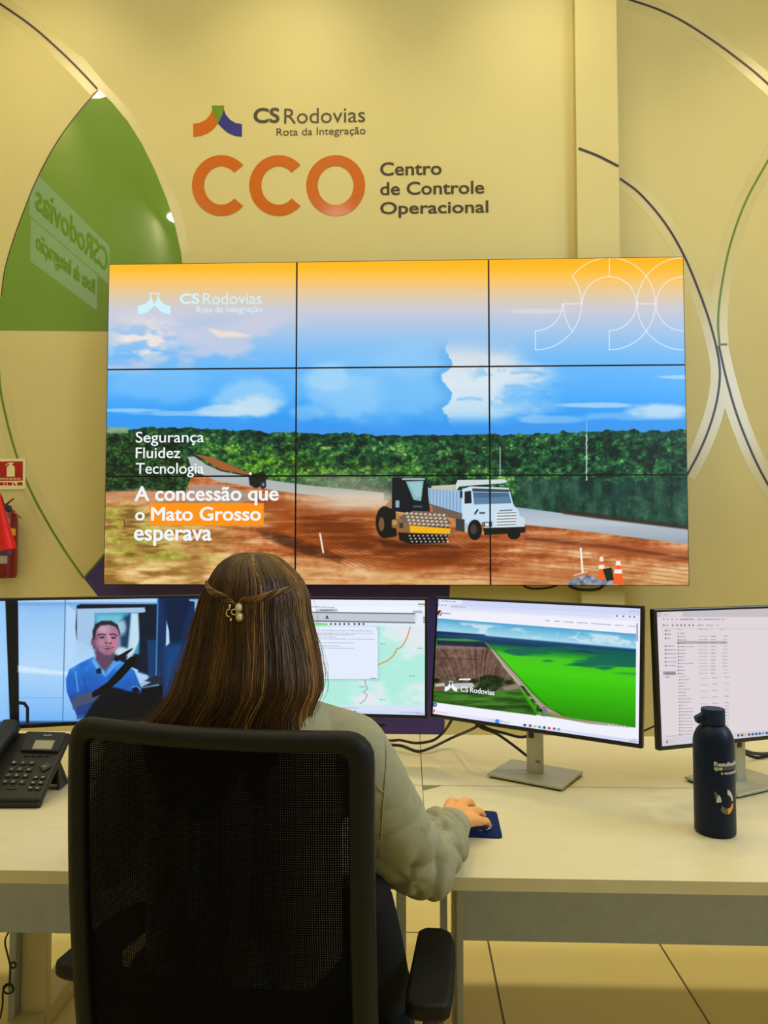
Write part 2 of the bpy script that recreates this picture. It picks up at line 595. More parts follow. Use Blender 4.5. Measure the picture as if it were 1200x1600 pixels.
for (cx, x1) in ((346, 382), (435.5, 471)):
    po, pi = ring_letter(cx, 290, 46, 47.5, 27, 30, R(42), R(318))
    strip_mb(LW, po, pi, 0.0006, 0.001).build('letter_c', M['orange'], t)
po, pi = ring_letter(524.5, 290, 46, 47.5, 28, 30.5, 0, 2 * PI, 56)
strip_mb(LW, po, pi, 0.0006, 0.001).build('letter_o', M['orange'], t)
lettering('lettering', 'Centro', LW, (594, 252, 690, 275), M['charcoal'], t, 0.02)
lettering('lettering', 'de Controle', LW, (594, 282, 756.5, 305.5), M['charcoal'], t, 0.02)
lettering('lettering', 'Operacional', LW, (594, 313, 763, 341), M['charcoal'], t, 0.02)

# the lit sign on the left side wall, seen only as a reflection in the green vinyl
SW = Plane((XL, 0, 0), (0, 1, 0), (0, 0, 1))
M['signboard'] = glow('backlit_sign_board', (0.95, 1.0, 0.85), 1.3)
M['signdark'] = mat('sign_dark_letters', (0.02, 0.03, 0.01), 0.5, noise=0.05)


def side_text(name, body, y0, y1, z0, z1, off, thick, m, parent, bold):
    me = text_mesh(body, bold, 0.5)
    n = len(me.vertices)
    co = np.empty(n * 3)
    me.vertices.foreach_get('co', co)
    co = co.reshape(-1, 3)
    mn, mx = co.min(0), co.max(0)
    w = np.empty_like(co)
    w[:, 1] = y0 + (co[:, 0] - mn[0]) / (mx[0] - mn[0]) * (y1 - y0)
    w[:, 2] = z0 + (co[:, 1] - mn[1]) / (mx[1] - mn[1]) * (z1 - z0)
    w[:, 0] = XL + off + (co[:, 2] + 0.5) * thick
    me.vertices.foreach_set('co', w.ravel())
    return link(name, me, m, parent)


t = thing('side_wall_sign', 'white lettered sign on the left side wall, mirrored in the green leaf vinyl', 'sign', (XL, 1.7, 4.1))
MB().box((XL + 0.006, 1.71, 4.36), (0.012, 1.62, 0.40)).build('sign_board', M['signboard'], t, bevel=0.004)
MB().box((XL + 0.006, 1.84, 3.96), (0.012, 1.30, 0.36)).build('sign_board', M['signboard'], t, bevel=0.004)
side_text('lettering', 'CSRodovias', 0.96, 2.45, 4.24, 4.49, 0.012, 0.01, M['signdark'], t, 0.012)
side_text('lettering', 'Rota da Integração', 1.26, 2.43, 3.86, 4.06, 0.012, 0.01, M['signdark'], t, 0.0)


# ================================================================== PICTURES SHOWN ON THE SCREENS
def lerp3(X, stops):
    xs = [s[0] for s in stops]
    return np.stack([np.interp(X, xs, [s[1][c] for s in stops]) for c in range(3)], -1)


class Cv:
    """a picture painted by numpy; coordinates run over the four corners q (TL,TR,BR,BL)"""
    def __init__(s, q, w, h):
        A, b = [], []
        for (u, v), (x, y) in zip(((0, 0), (1, 0), (1, 1), (0, 1)), q):
            A.append([u, v, 1, 0, 0, 0, -x * u, -x * v]); b.append(x)
            A.append([0, 0, 0, u, v, 1, -y * u, -y * v]); b.append(y)
        H = np.append(np.linalg.solve(np.array(A, float), np.array(b, float)), 1).reshape(3, 3)
        s.H = H
        s.w, s.h = w, h
        u, v = np.meshgrid((np.arange(w) + .5) / w, (np.arange(h) + .5) / h)
        d = H[2, 0] * u + H[2, 1] * v + 1
        s.X = (H[0, 0] * u + H[0, 1] * v + H[0, 2]) / d
        s.Y = (H[1, 0] * u + H[1, 1] * v + H[1, 2]) / d
        s.U, s.V = u, v
        s.A = np.zeros((h, w, 3))

    def blend(s, mask, col):
        col = np.asarray(col, float)
        if col.ndim == 1: col = col / 255.0
        s.A[:] = s.A * (1 - mask[..., None]) + col * mask[..., None]

    def sub(s, x0, y0, x1, y1):
        m = (s.X > x0) & (s.X < x1) & (s.Y > y0) & (s.Y < y1)
        r = np.flatnonzero(m.any(1)); c = np.flatnonzero(m.any(0))
        if len(r) == 0: return None
        return slice(r[0], r[-1] + 1), slice(c[0], c[-1] + 1)

    def poly(s, pts, col, a=1.0, soft=0.7, tex=None):
        P = np.array(pts, float)
        sl = s.sub(P[:, 0].min() - 3 - soft, P[:, 1].min() - 3 - soft, P[:, 0].max() + 3 + soft, P[:, 1].max() + 3 + soft)
        if sl is None: return
        X, Y = s.X[sl], s.Y[sl]
        ins = np.zeros(X.shape, bool)
        dm = np.full(X.shape, 1e9)
        n = len(P)
        for i in range(n):
            (x0, y0), (x1, y1) = P[i], P[(i + 1) % n]
            if y0 != y1:
                c = ((y0 > Y) != (y1 > Y)) & (X < (x1 - x0) * (Y - y0) / (y1 - y0) + x0)
                ins ^= c
            dx, dy = x1 - x0, y1 - y0
            L = dx * dx + dy * dy + 1e-12
            t = np.clip(((X - x0) * dx + (Y - y0) * dy) / L, 0, 1)
            dm = np.minimum(dm, np.hypot(X - x0 - t * dx, Y - y0 - t * dy))
        m = np.clip(0.5 + np.where(ins, dm, -dm) / soft, 0, 1) * a
        if tex is not None: m = m * tex[sl]
        c = np.asarray(col, float)
        c = c / 255.0 if c.ndim == 1 else c[sl]
        s.A[sl] = s.A[sl] * (1 - m[..., None]) + c * m[..., None]

    def rect(s, x0, y0, x1, y1, col, a=1.0, soft=0.7):
        s.poly([(x0, y0), (x1, y0), (x1, y1), (x0, y1)], col, a, soft)

    def line(s, pts, w, col, a=1.0, soft=0.8):
        P = np.array(pts, float)
        pad = w + 2
        sl = s.sub(P[:, 0].min() - pad, P[:, 1].min() - pad, P[:, 0].max() + pad, P[:, 1].max() + pad)
        if sl is None: return
        X, Y = s.X[sl], s.Y[sl]
        dm = np.full(X.shape, 1e9)
        for i in range(len(P) - 1):
            (x0, y0), (x1, y1) = P[i], P[i + 1]
            dx, dy = x1 - x0, y1 - y0
            t = np.clip(((X - x0) * dx + (Y - y0) * dy) / (dx * dx + dy * dy + 1e-12), 0, 1)
            dm = np.minimum(dm, np.hypot(X - x0 - t * dx, Y - y0 - t * dy))
        m = np.clip(0.5 + (w / 2 - dm) / soft, 0, 1) * a
        s.A[sl] = s.A[sl] * (1 - m[..., None]) + np.array(col) / 255.0 * m[..., None]

    def ell(s, cx, cy, rx, ry, col, a=1.0, soft=0.15, rot=0.0):
        R_ = max(rx, ry) * (1 + soft) + 2
        sl = s.sub(cx - R_, cy - R_, cx + R_, cy + R_)
        if sl is None: return
        X, Y = s.X[sl] - cx, s.Y[sl] - cy
        c, n = math.cos(rot), math.sin(rot)
        d = np.hypot((X * c + Y * n) / rx, (-X * n + Y * c) / ry)
        m = np.clip((1 + soft / 2 - d) / soft, 0, 1) * a
        s.A[sl] = s.A[sl] * (1 - m[..., None]) + np.array(col) / 255.0 * m[..., None]

    def noise(s, sx, sy=None, oct=4, seed=0, X=None, Y=None):
        sy = sy or sx
        X = s.X if X is None else X
        Y = s.Y if Y is None else Y
        out = np.zeros(X.shape); amp = 1; tot = 0
        for o in range(oct):
            x, y = X / sx * 2 ** o, Y / sy * 2 ** o
            xi, yi = np.floor(x).astype(int), np.floor(y).astype(int)
            fx, fy = x - xi, y - yi
            fx, fy = fx * fx * (3 - 2 * fx), fy * fy * (3 - 2 * fy)
            T = np.random.RandomState(seed * 31 + o).rand(128, 128)
            g = lambda a, b: T[b % 128, a % 128]
            v = (g(xi, yi) * (1 - fx) + g(xi + 1, yi) * fx) * (1 - fy) + (g(xi, yi + 1) * (1 - fx) + g(xi + 1, yi + 1) * fx) * fy
            out += v * amp; tot += amp; amp *= 0.55
        return out / tot

    def image(s, name):
        im = bpy.data.images.new(name, s.w, s.h)
        px = np.ones((s.h, s.w, 4), np.float32)
        px[..., :3] = np.clip(s.A[::-1], 0, 1)
        im.pixels.foreach_set(px.ravel())
        im.update()
        im.pack()
        return im


def sstep(x, a, b):
    t = np.clip((x - a) / (b - a), 0, 1)
    return t * t * (3 - 2 * t)


def screen_mat(name, im, strength=1.0, spec=0.3):
    m = bpy.data.materials.new(name)
    m.use_nodes = True
    nt = m.node_tree
    b = nt.nodes['Principled BSDF']
    tx = nt.nodes.new('ShaderNodeTexImage')
    tx.image = im
    tx.extension = 'EXTEND'
    b.inputs['Base Color'].default_value = (0.004, 0.004, 0.004, 1)
    b.inputs['Roughness'].default_value = 0.35
    b.inputs['Specular IOR Level'].default_value = spec
    nt.links.new(tx.outputs['Color'], b.inputs['Emission Color'])
    b.inputs['Emission Strength'].default_value = strength
    return m


# ------------------------------------------------------------------ video wall picture: road works
def paint_road(q):
    c = Cv(q, 1400, 790)
    X, Y = c.X, c.Y
    n1 = c.noise(90, 45, 5, 1)
    n2 = c.noise(40, 16, 5, 2)
    n3 = c.noise(9, 9, 3, 3)
    c.A[:] = lerp3(Y, [(400, (255, 178, 0)), (418, (255, 186, 30)), (438, (250, 196, 100)), (460, (226, 202, 165)), (485, (200, 203, 215)), (520, (160, 197, 235)), (560, (112, 186, 248)),
                       (610, (82, 176, 252)), (650, (50, 156, 246)), (680, (60, 150, 235))]) / 255.
    # upper left hazy clouds
    m = sstep(n1, .46, .68) * sstep(Y, 470, 500) * (1 - sstep(Y, 570, 590)) * (1 - sstep(X, 420, 520)) * .75
    c.blend(m, (205, 205, 225))
    m = sstep(n2, .5, .72) * np.exp(-((X - 225) / 45) ** 2 - ((Y - 530) / 28) ** 2)
    c.blend(np.clip(m * 1.6, 0, 1), (236, 226, 225))
    c.poly([(325, 512), (345, 517), (368, 518), (395, 525), (370, 527), (342, 527), (332, 520)], (236, 222, 212), .9, 3)
    # billowing banks: light puffs over a slightly darker blue
    n4 = c.noise(26, 17, 5, 8)
    def puff(cx, cy, rx, ry, a, col, k=.5, f=1.2):
        e = np.exp(-((X - cx) / rx) ** 2 - ((Y - cy) / ry) ** 2)
        c.blend(np.clip(sstep(e * (.35 + f * (.55 * n4 + .45 * n2) * 1.15), k - .24, k + .26), 0, 1) * a, col)
    puff(600, 600, 130, 60, .55, (134, 200, 248), .42)
    puff(540, 615, 80, 44, .45, (164, 214, 248), .5)
    puff(650, 560, 70, 40, .5, (150, 204, 246), .5)
    puff(670, 620, 60, 40, .45, (120, 192, 246), .5)
    puff(515, 590, 44, 26, .45, (186, 222, 248), .55)
    puff(250, 600, 90, 34, .4, (140, 202, 248), .5)
    puff(390, 622, 62, 34, .6, (172, 216, 246), .5)
    puff(400, 634, 40, 22, .75, (208, 230, 242), .55)
    puff(350, 642, 46, 10, .7, (206, 228, 240), .5)
    puff(300, 646, 90, 4, .5, (196, 224, 244), .4)
    puff(200, 641, 50, 3, .6, (196, 224, 244), .4)
    puff(480, 645, 34, 16, .4, (170, 214, 246), .55)
    # the tall cloud with its blue left edge and white body spreading right
    edge = 699 + 6 * np.sin(Y / 8.) + 16 * (c.noise(16, 11, 4, 7) - .5) + np.where(Y < 560, (550 - Y) * .35, 0)
    right = 745 + 70 * np.exp(-((Y - 585) / 26) ** 2) + 50 * np.exp(-((Y - 640) / 18) ** 2) + 90 * (n2 - .5)
    body = lerp3(Y, [(510, (196, 206, 226)), (560, (222, 226, 230)), (600, (228, 236, 240)), (640, (206, 228, 242)), (668, (140, 204, 246))]) / 255.
    m = sstep(X, edge - 1, edge + 2) * sstep(Y, 520, 560) * (1 - sstep(Y, 646, 670)) * (1 - sstep(X, right - 20, right + 90))
    c.blend(m * .9, body)
    m = sstep(n4, .5, .6) * sstep(X, 722, 760) * (1 - sstep(X, 850, 900)) * sstep(Y, 560, 580) * (1 - sstep(Y, 625, 650)) * .6
    c.blend(m, (116, 190, 244))
    for x0, y0, x1 in ((716, 624, 752), (790, 604, 822), (800, 583, 845)):
        c.line([(x0, y0), ((x0 + x1) / 2, y0 - 2), (x1, y0)], 4, (120, 186, 238), .7, 4)
    c.blend(sstep(X, edge - 26, edge - 2) * (1 - sstep(X, edge - 1, edge + 1)) * sstep(Y, 530, 560) * (1 - sstep(Y, 640, 660)) * .45, (70, 158, 236))
    puff(840, 486, 44, 4, .5, (232, 224, 222), .4)
    puff(935, 633, 60, 4, .6, (214, 230, 242), .4)
    puff(1030, 642, 50, 13, .75, (222, 234, 242), .48)
    puff(1000, 650, 90, 7, .4, (176, 216, 246), .45)
    puff(1060, 589, 34, 3, .7, (190, 220, 246), .4)
    puff(860, 655, 60, 8, .5, (170, 214, 246), .5)
    # far forest
    ridge = np.interp(X, [160, 180, 270, 300, 360, 460, 560, 620, 690, 760, 830, 870, 960, 1000, 1080], [669, 671, 668, 668, 672, 677, 678, 680, 679, 679, 677, 676, 675, 674, 672]) + 7 * (c.noise(14, 9, 3, 11, X, X * 0) - .5)
    ridge -= 5 * np.exp(-((X - 880) / 5) ** 2) + 4 * np.exp(-((X - 950) / 6) ** 2) + 4 * np.exp(-((X - 990) / 8) ** 2)
    t1 = c.noise(9, 7, 4, 12); t2 = c.noise(3.6, 3, 2, 13); t3 = c.noise(50, 20, 3, 14)
    base = lerp3(1.35 * (t1 * .45 + t2 * .30 + t3 * .30 - .525) + .47, [(.26, (5, 24, 22)), (.42, (13, 56, 38)), (.55, (32, 90, 50)), (.67, (76, 132, 62)), (.77, (150, 186, 92))]) / 255.
    far = sstep(Y, 665, 700)[..., None]
    base = base * (0.72 + .28 * far) + (1 - far) * np.array([.0, .10, .10]) * .5
    cool = sstep(X, 760, 900)[..., None] * .45
    base = base * (1 - cool) + cool * base * np.array([.5, 1.0, 1.15])
    c.blend(sstep(Y, ridge - .8, ridge + .8), base)
    # lower forest on the right is smoother and bluish
    m = sstep(Y, 735, 760) * sstep(X, 790, 830)
    v = c.noise(12, 40, 4, 15)
    c.blend(m * .75, lerp3(v, [(.25, (14, 38, 42)), (.5, (30, 70, 62)), (.75, (62, 104, 84))]) / 255.)
    # bright bushes in the middle
    m = np.exp(-((X - 420) / 75) ** 2 - ((Y - 722) / 16) ** 2) + .9 * np.exp(-((X - 470) / 60) ** 2 - ((Y - 738) / 14) ** 2) + .5 * np.exp(-((X - 600) / 90) ** 2 - ((Y - 735) / 10) ** 2) + .5 * np.exp(-((X - 345) / 40) ** 2 - ((Y - 698) / 8) ** 2)
    c.blend(np.clip(m, 0, 1) * (.25 + .75 * sstep(t1, .35, .65)), lerp3(t2, [(.3, (60, 130, 20)), (.7, (140, 195, 60))]) / 255.)
    # dark trees on the left
    lt = np.interp(X, [160, 200, 250, 285, 300], [676, 676, 676, 690, 720]) + 8 * (t2 - .5)
    m = sstep(Y, lt, lt + 3) * (1 - sstep(X + 14 * (t1 - .5), 286, 296)) * (1 - sstep(Y, 768, 772))
    c.blend(m * .9, lerp3(t1 * .5 + t2 * .6, [(.35, (5, 20, 16)), (.55, (18, 52, 28)), (.75, (60, 98, 44))]) / 255.)
    c.rect(160, 668, 200, 677, (150, 180, 130), .8, 4)
    # ground
    grd = np.interp(X, [160, 290, 300, 470, 600, 690, 800, 1080], [768, 768, 741, 763, 782, 790, 806, 846])
    g = lerp3(c.noise(70, 7, 5, 21) * .75 + n3 * .25, [(.3, (140, 66, 26)), (.45, (186, 104, 54)), (.6, (214, 148, 96)), (.75, (238, 196, 150))]) / 255.
    c.blend(sstep(Y, grd - 1, grd + 1), g)
    road = lambda pts, col, a=1, s=1.5: c.poly(pts, col, a, s)
    road([(293, 714), (303, 713), (322, 726), (345, 736), (400, 747), (470, 757), (600, 770), (600, 782), (470, 772), (402, 762), (340, 752), (300, 735)], (176, 182, 186))
    road([(303, 709), (330, 714), (380, 735), (400, 744), (345, 734)], (164, 92, 50))
    road([(782, 789), (820, 794), (940, 810), (1080, 827), (1080, 851), (1000, 841), (900, 828), (820, 820), (782, 814)], lerp3(Y + 12 * (c.noise(120, 5, 3, 22) - .5), [(790, (150, 168, 190)), (815, (186, 196, 206)), (850, (150, 160, 172))]) / 255.)
    road([(880, 797), (960, 806), (1080, 822), (1080, 828), (940, 811), (880, 803)], (58, 40, 34), .8, 3)
    road([(290, 768), (300, 757), (345, 757), (400, 772), (430, 776), (350, 790), (290, 786)], (170, 150, 140), .8)
    road([(160, 770), (220, 764), (290, 772), (350, 776), (350, 784), (160, 782)], (206, 150, 112), .8, 6)
    # dust
    m = np.exp(-((X - 555) / 85) ** 2 - ((Y - 783) / 22) ** 2) * (.5 + .8 * c.noise(60, 25, 3, 23))
    c.blend(np.clip(m, 0, .9), (218, 200, 176))
    m = np.exp(-((X - 540) / 80) ** 2 - ((Y - 752) / 14) ** 2) * .6
    c.blend(m, (150, 160, 130))
    # red and dark earth bands
    band = lambda pts, col, a, s, tx=None: c.poly(pts, col, a, s, tx)
    tx = .55 + .45 * sstep(c.noise(40, 5, 4, 24), .35, .6)
    band([(400, 775), (520, 796), (590, 800), (720, 838), (800, 850), (720, 890), (600, 893), (520, 870), (440, 838), (400, 800)], (150, 66, 20), .95, 16, tx)
    band([(470, 800), (560, 815), (590, 838), (700, 852), (760, 852), (700, 880), (560, 862), (470, 830)], (104, 44, 14), .8, 14, tx)
    band([(400, 828), (440, 832), (505, 856), (540, 872), (530, 880), (480, 868), (410, 840)], (70, 34, 18), .85, 5, tx)
    band([(160, 905), (330, 868), (480, 872), (600, 893), (740, 897), (890, 905), (1080, 880), (1080, 920), (160, 920)], (226, 186, 128), .75, 12, .4 + .6 * sstep(c.noise(40, 8, 4, 25), .35, .6))
    band([(780, 830), (900, 838), (1080, 862), (1080, 880), (900, 858), (780, 848)], (168, 84, 44), .8, 8, tx)
    band([(820, 838), (960, 852), (1080, 872), (1080, 876), (960, 858), (820, 843)], (90, 46, 24), .7, 3, tx)
    for k in range(10):
        y0 = 845 + k * 6.5
        c.line([(720, y0), (840, y0 + 8), (960, y0 + 20), (1080, y0 + 34)], 1.4, (150, 92, 50), .55)
    for k in range(26):
        x0 = 490 + k * 11
        c.line([(x0 - 30, 846), (x0 + 16, 868), (x0 + 52, 884)], 1.2, (74, 30, 10), .4)
    band([(760, 905), (820, 880), (1000, 905), (1000, 918), (760, 918)], (188, 110, 62), .5, 8, tx)
    # straw and grass on the left
    s1 = c.noise(34, 7, 5, 26); s2 = c.noise(60, 24, 3, 27)
    m = (1 - sstep(X + .9 * (Y - 850) + 90 * (s2 - .5), 270, 400)) * sstep(Y, 776, 800)
    c.blend(m * .9, lerp3(s1, [(.3, (120, 92, 36)), (.5, (198, 160, 88)), (.7, (236, 206, 140))]) / 255.)
    m2 = np.exp(-((X - 205) / 42) ** 2 - ((Y - 842) / 26) ** 2) + .7 * np.exp(-((X - 180) / 30) ** 2 - ((Y - 805) / 18) ** 2) + .8 * np.exp(-((X - 245) / 60) ** 2 - ((Y - 868) / 10) ** 2) + .4 * np.exp(-((X - 310) / 50) ** 2 - ((Y - 875) / 8) ** 2)
    c.blend(np.clip(m2, 0, 1) * sstep(s1, .38, .6) * .9, lerp3(n3, [(.3, (110, 130, 20)), (.7, (176, 190, 60))]) / 255.)
    m3 = sstep(Y, 868, 890) * (1 - sstep(X, 420, 520)) * .7
    c.blend(m3, lerp3(s1, [(.3, (150, 104, 40)), (.5, (206, 160, 90)), (.72, (240, 212, 150))]) / 255.)
    c.line([(193, 812), (195, 822)], 1.6, (90, 50, 20), .9)
    # distant tractor
    c.poly([(388, 742), (412, 737), (416, 745), (415, 757), (400, 763), (390, 758)], (16, 18, 20), .95, 2)
    c.ell(411, 758, 5, 6, (40, 40, 44), 1)
    c.ell(391, 740, 2.4, 2.4, (230, 232, 230), 1)
    c.ell(411, 757, 2, 3, (150, 150, 150), .8)
    # poles, tower, stakes
    c.line([(781.5, 699), (781.5, 745)], 1.6, (190, 200, 196), .9)
    c.line([(917, 660), (917, 690)], 1.2, (160, 190, 210), .95)
    for y in range(680, 748, 6):
        c.line([(917 + (y % 4 - 2) * .4, y), (916.5, y + 4)], 2.2, (216, 228, 226) if y % 12 else (170, 190, 190), .85)
    c.line([(500, 834), (505, 863)], 3.0, (238, 226, 206), .95)
    c.line([(907.5, 857), (910.5, 895)], 3.2, (246, 236, 222), 1)
    c.line([(898, 899), (917, 893)], 2, (230, 200, 180), .9)
    # dump truck
    c.poly([(669, 762), (700, 764), (740, 768), (741, 800), (722, 803), (669, 787)], (158, 190, 222), 1, 1)
    for k in range(11):
        x = 672 + k * 5.2
        c.line([(x, 764 + k * .5), (x, 788 + k * 1.2)], 1.5, (112, 146, 184), .9)
    c.line([(668, 787), (722, 803)], 2, (76, 92, 110), .9)
    c.poly([(674, 759), (712, 757), (712, 765), (674, 764)], (196, 190, 168), 1, 1)
    c.poly([(715, 750), (790, 749), (793, 752), (788, 755), (760, 757), (718, 760), (712, 768), (712, 757)], (206, 216, 220), 1, 1)
    c.poly([(722, 764), (735, 760), (795, 762), (803, 790), (810, 797), (812, 806), (820, 810), (820, 824), (760, 828), (745, 812), (728, 826), (722, 822)], (196, 222, 240), 1, 1)
    c.poly([(738, 763), (797, 765), (795, 769), (738, 768)], (54, 66, 74), 1, 1)
    c.poly([(739, 769), (795, 770), (799, 786), (741, 788)], (70, 104, 138), 1, 1)
    c.poly([(741, 778), (797, 776), (799, 786), (741, 788)], (92, 134, 168), .8, 2)
    c.poly([(726, 768), (736, 767), (737, 786), (726, 787)], (24, 30, 38), 1, 1)
    c.rect(719, 767, 722.5, 778, (22, 30, 36))
    c.poly([(742, 805), (748, 797), (746, 795), (741, 802)], (40, 52, 60), 1, 1)
    c.rect(749, 800, 758, 803, (70, 90, 110))
    c.poly([(774, 800), (807, 799), (807, 823), (776, 824)], (226, 234, 238), 1, 1)
    for k in range(5):
        c.line([(777, 802 + k * 4.6), (806, 801 + k * 4.6)], 1.6, (98, 112, 120), .95)
    c.line([(781, 798), (800, 797)], 1.6, (70, 84, 92), .9)
    c.poly([(753, 816), (769, 815), (769, 823), (753, 823)], (64, 66, 70), 1, 1)
    c.rect(758, 817, 764, 822, (228, 226, 220)); c.rect(810, 813, 819, 820, (214, 216, 210))
    c.rect(753, 816.5, 756, 821, (196, 90, 40))
    c.poly([(755, 825), (821, 823), (821, 832), (795, 834), (757, 836)], (20, 22, 24), 1, 1)
    for cx, cy, rx, ry in ((742, 828, 11, 16), (803, 834, 10, 9)):
        c.ell(cx, cy, rx, ry, (18, 18, 20), 1, .12)
    c.ell(740, 827, 5, 8, (66, 60, 56), 1, .2)
    c.poly([(712, 808), (726, 812), (726, 832), (712, 828)], (52, 58, 64), 1, 1)
    c.rect(726, 818, 731, 831, (176, 186, 190))
    c.poly([(676, 790), (722, 804), (722, 812), (700, 808), (676, 800)], (110, 92, 78), 1, 1)
    # compactor roller
    c.poly([(613, 746), (666, 747), (672, 800), (640, 802), (612, 798)], (12, 20, 30), 1, 1)
    c.poly([(634, 752), (662, 751), (658, 783), (646, 781)], (128, 176, 186), 1, 1)
    c.poly([(638, 754), (660, 753), (658, 775), (650, 778)], (162, 204, 208), .7, 3)
    c.line([(630, 752), (644, 782)], 2.4, (12, 16, 22))
    c.rect(628, 747, 664, 750, (160, 176, 180))
    c.line([(664, 753), (671, 760)], 2.5, (16, 20, 24))
    c.rect(618, 782, 624, 793, (150, 170, 190)); c.rect(645, 790, 660, 793, (70, 86, 100))
    c.poly([(602, 790), (612, 778), (612, 800), (604, 802)], (170, 130, 90), 1, 1)
    c.ell(601, 816, 14, 25, (16, 16, 18), 1, .1)
    c.poly([(600, 792), (618, 796), (620, 838), (606, 840)], (18, 18, 20), 1, 1)
    c.ell(596, 819, 4.5, 11, (120, 82, 56), 1, .2)
    c.poly([(622, 808), (645, 798), (692, 800), (705, 818), (690, 824), (640, 822)], (112, 92, 80), 1, 1)
    for r_ in range(4):
        for k in range(9):
            x = 636 + k * 7.2 + r_ * 1.6; y = 802.5 + r_ * 5.2 + k * .35
            c.ell(x, y, 2.6, 2.6, (206, 188, 168), .95, .4)
            c.ell(x + 1.2, y + 2.6, 2.4, 1.3, (44, 34, 30), .8, .5)
    c.poly([(612, 812), (622, 810), (642, 820), (706, 826), (711, 838), (706, 838), (640, 832), (612, 824)], (132, 104, 68), 1, 1)
    c.poly([(640, 821), (704, 826), (703, 834), (641, 832)], (244, 178, 22), 1, 1)
    c.rect(613, 813, 620, 820, (196, 146, 70)); c.rect(624, 817, 630, 825, (60, 50, 44))
    c.poly([(622, 832), (640, 833), (700, 836), (697, 848), (640, 850), (624, 844)], (22, 18, 18), 1, 1)
    for r_ in range(3):
        for k in range(9):
            c.ell(640 + k * 7 + r_ * 2, 837 + r_ * 4.6, 1.5, 1.4, (206, 204, 206), .9, .5)
    c.poly([(590, 842), (640, 850), (700, 850), (720, 856), (600, 856)], (60, 24, 10), .6, 5)
    # grey heap, cones, bucket
    c.poly([(884, 914), (895, 904), (915, 898), (935, 903), (962, 908), (970, 916), (884, 917)], lerp3(n3, [(.3, (96, 100, 118)), (.7, (176, 180, 196))]) / 255., 1, 2)
    for (x, y0, y1, w) in ((940, 865, 905, 11), (966, 871, 913, 18)):
        c.poly([(x - 1.5, y0), (x + 1.5, y0), (x + w / 2, y1), (x - w / 2, y1)], (244, 96, 34), 1, 1)
        for f0, f1 in ((.12, .30), (.44, .60)):
            a, b = y0 + (y1 - y0) * f0, y0 + (y1 - y0) * f1
            wa, wb = 1.5 + (w / 2 - 1.5) * f0 + .6, 1.5 + (w / 2 - 1.5) * f1 + .6
            c.poly([(x - wa, a), (x + wa, a), (x + wb, b), (x - wb, b)], (246, 236, 228), 1, 1)
    c.poly([(942, 889), (956, 887), (959, 906), (948, 908)], (30, 36, 28), 1, 1)
    # thin white ring ornament top right
    def arc(cx, cy, r, a0, a1, w=1.3):
        c.line([(cx + r * math.cos(R(a)), cy - r * math.sin(R(a))) for a in np.linspace(a0, a1, 28)], w, (240, 244, 248), .85)
    def ln(*p): c.line(p, 1.3, (240, 244, 248), .85)
    ox, oy, k = 620, 400, 1 / 2.553
    C1, C2, C0 = (ox + 848 * k, oy + 190 * k), (ox + 1143 * k, oy + 190 * k), (ox + 553 * k, oy + 190 * k)
    ri, ro = 108 * k, 184 * k
    arc(*C1, ri, -90, 180); arc(*C1, ro, -90, 144)
    arc(*C2, ri, 90, 270); arc(*C2, ro, 90, 270)
    arc(*C0, ro, -90, 36); arc(*C0, ri, -90, 0)
    arc(*C1, ro, 180, 217)
    ln((C1[0], C1[1] - ri), (C1[0], C1[1] - ro)); ln((C1[0] + ri, C1[1]), (C1[0] + ro, C1[1])); ln((C1[0], C1[1] + ri), (C1[0], C1[1] + ro))
    ln((C0[0] + ri, C0[1]), (C0[0] + ro, C0[1])); ln((C0[0], C0[1] + ri), (C0[0], C0[1] + ro))
    # emblem and highlight bar
    for p in emblem_parts(215, 458, 266.5, 491)[:2]:
        c.poly(p, (206, 240, 250), 1, .8)
    kp = emblem_parts(215, 458, 266.5, 491)[2]
    c.line(kp + kp[:1], 1.6, (206, 240, 250), 1)
    c.rect(234, 786, 412, 821, (255, 146, 16), 1, .8)
    return c.image('road_works_picture')


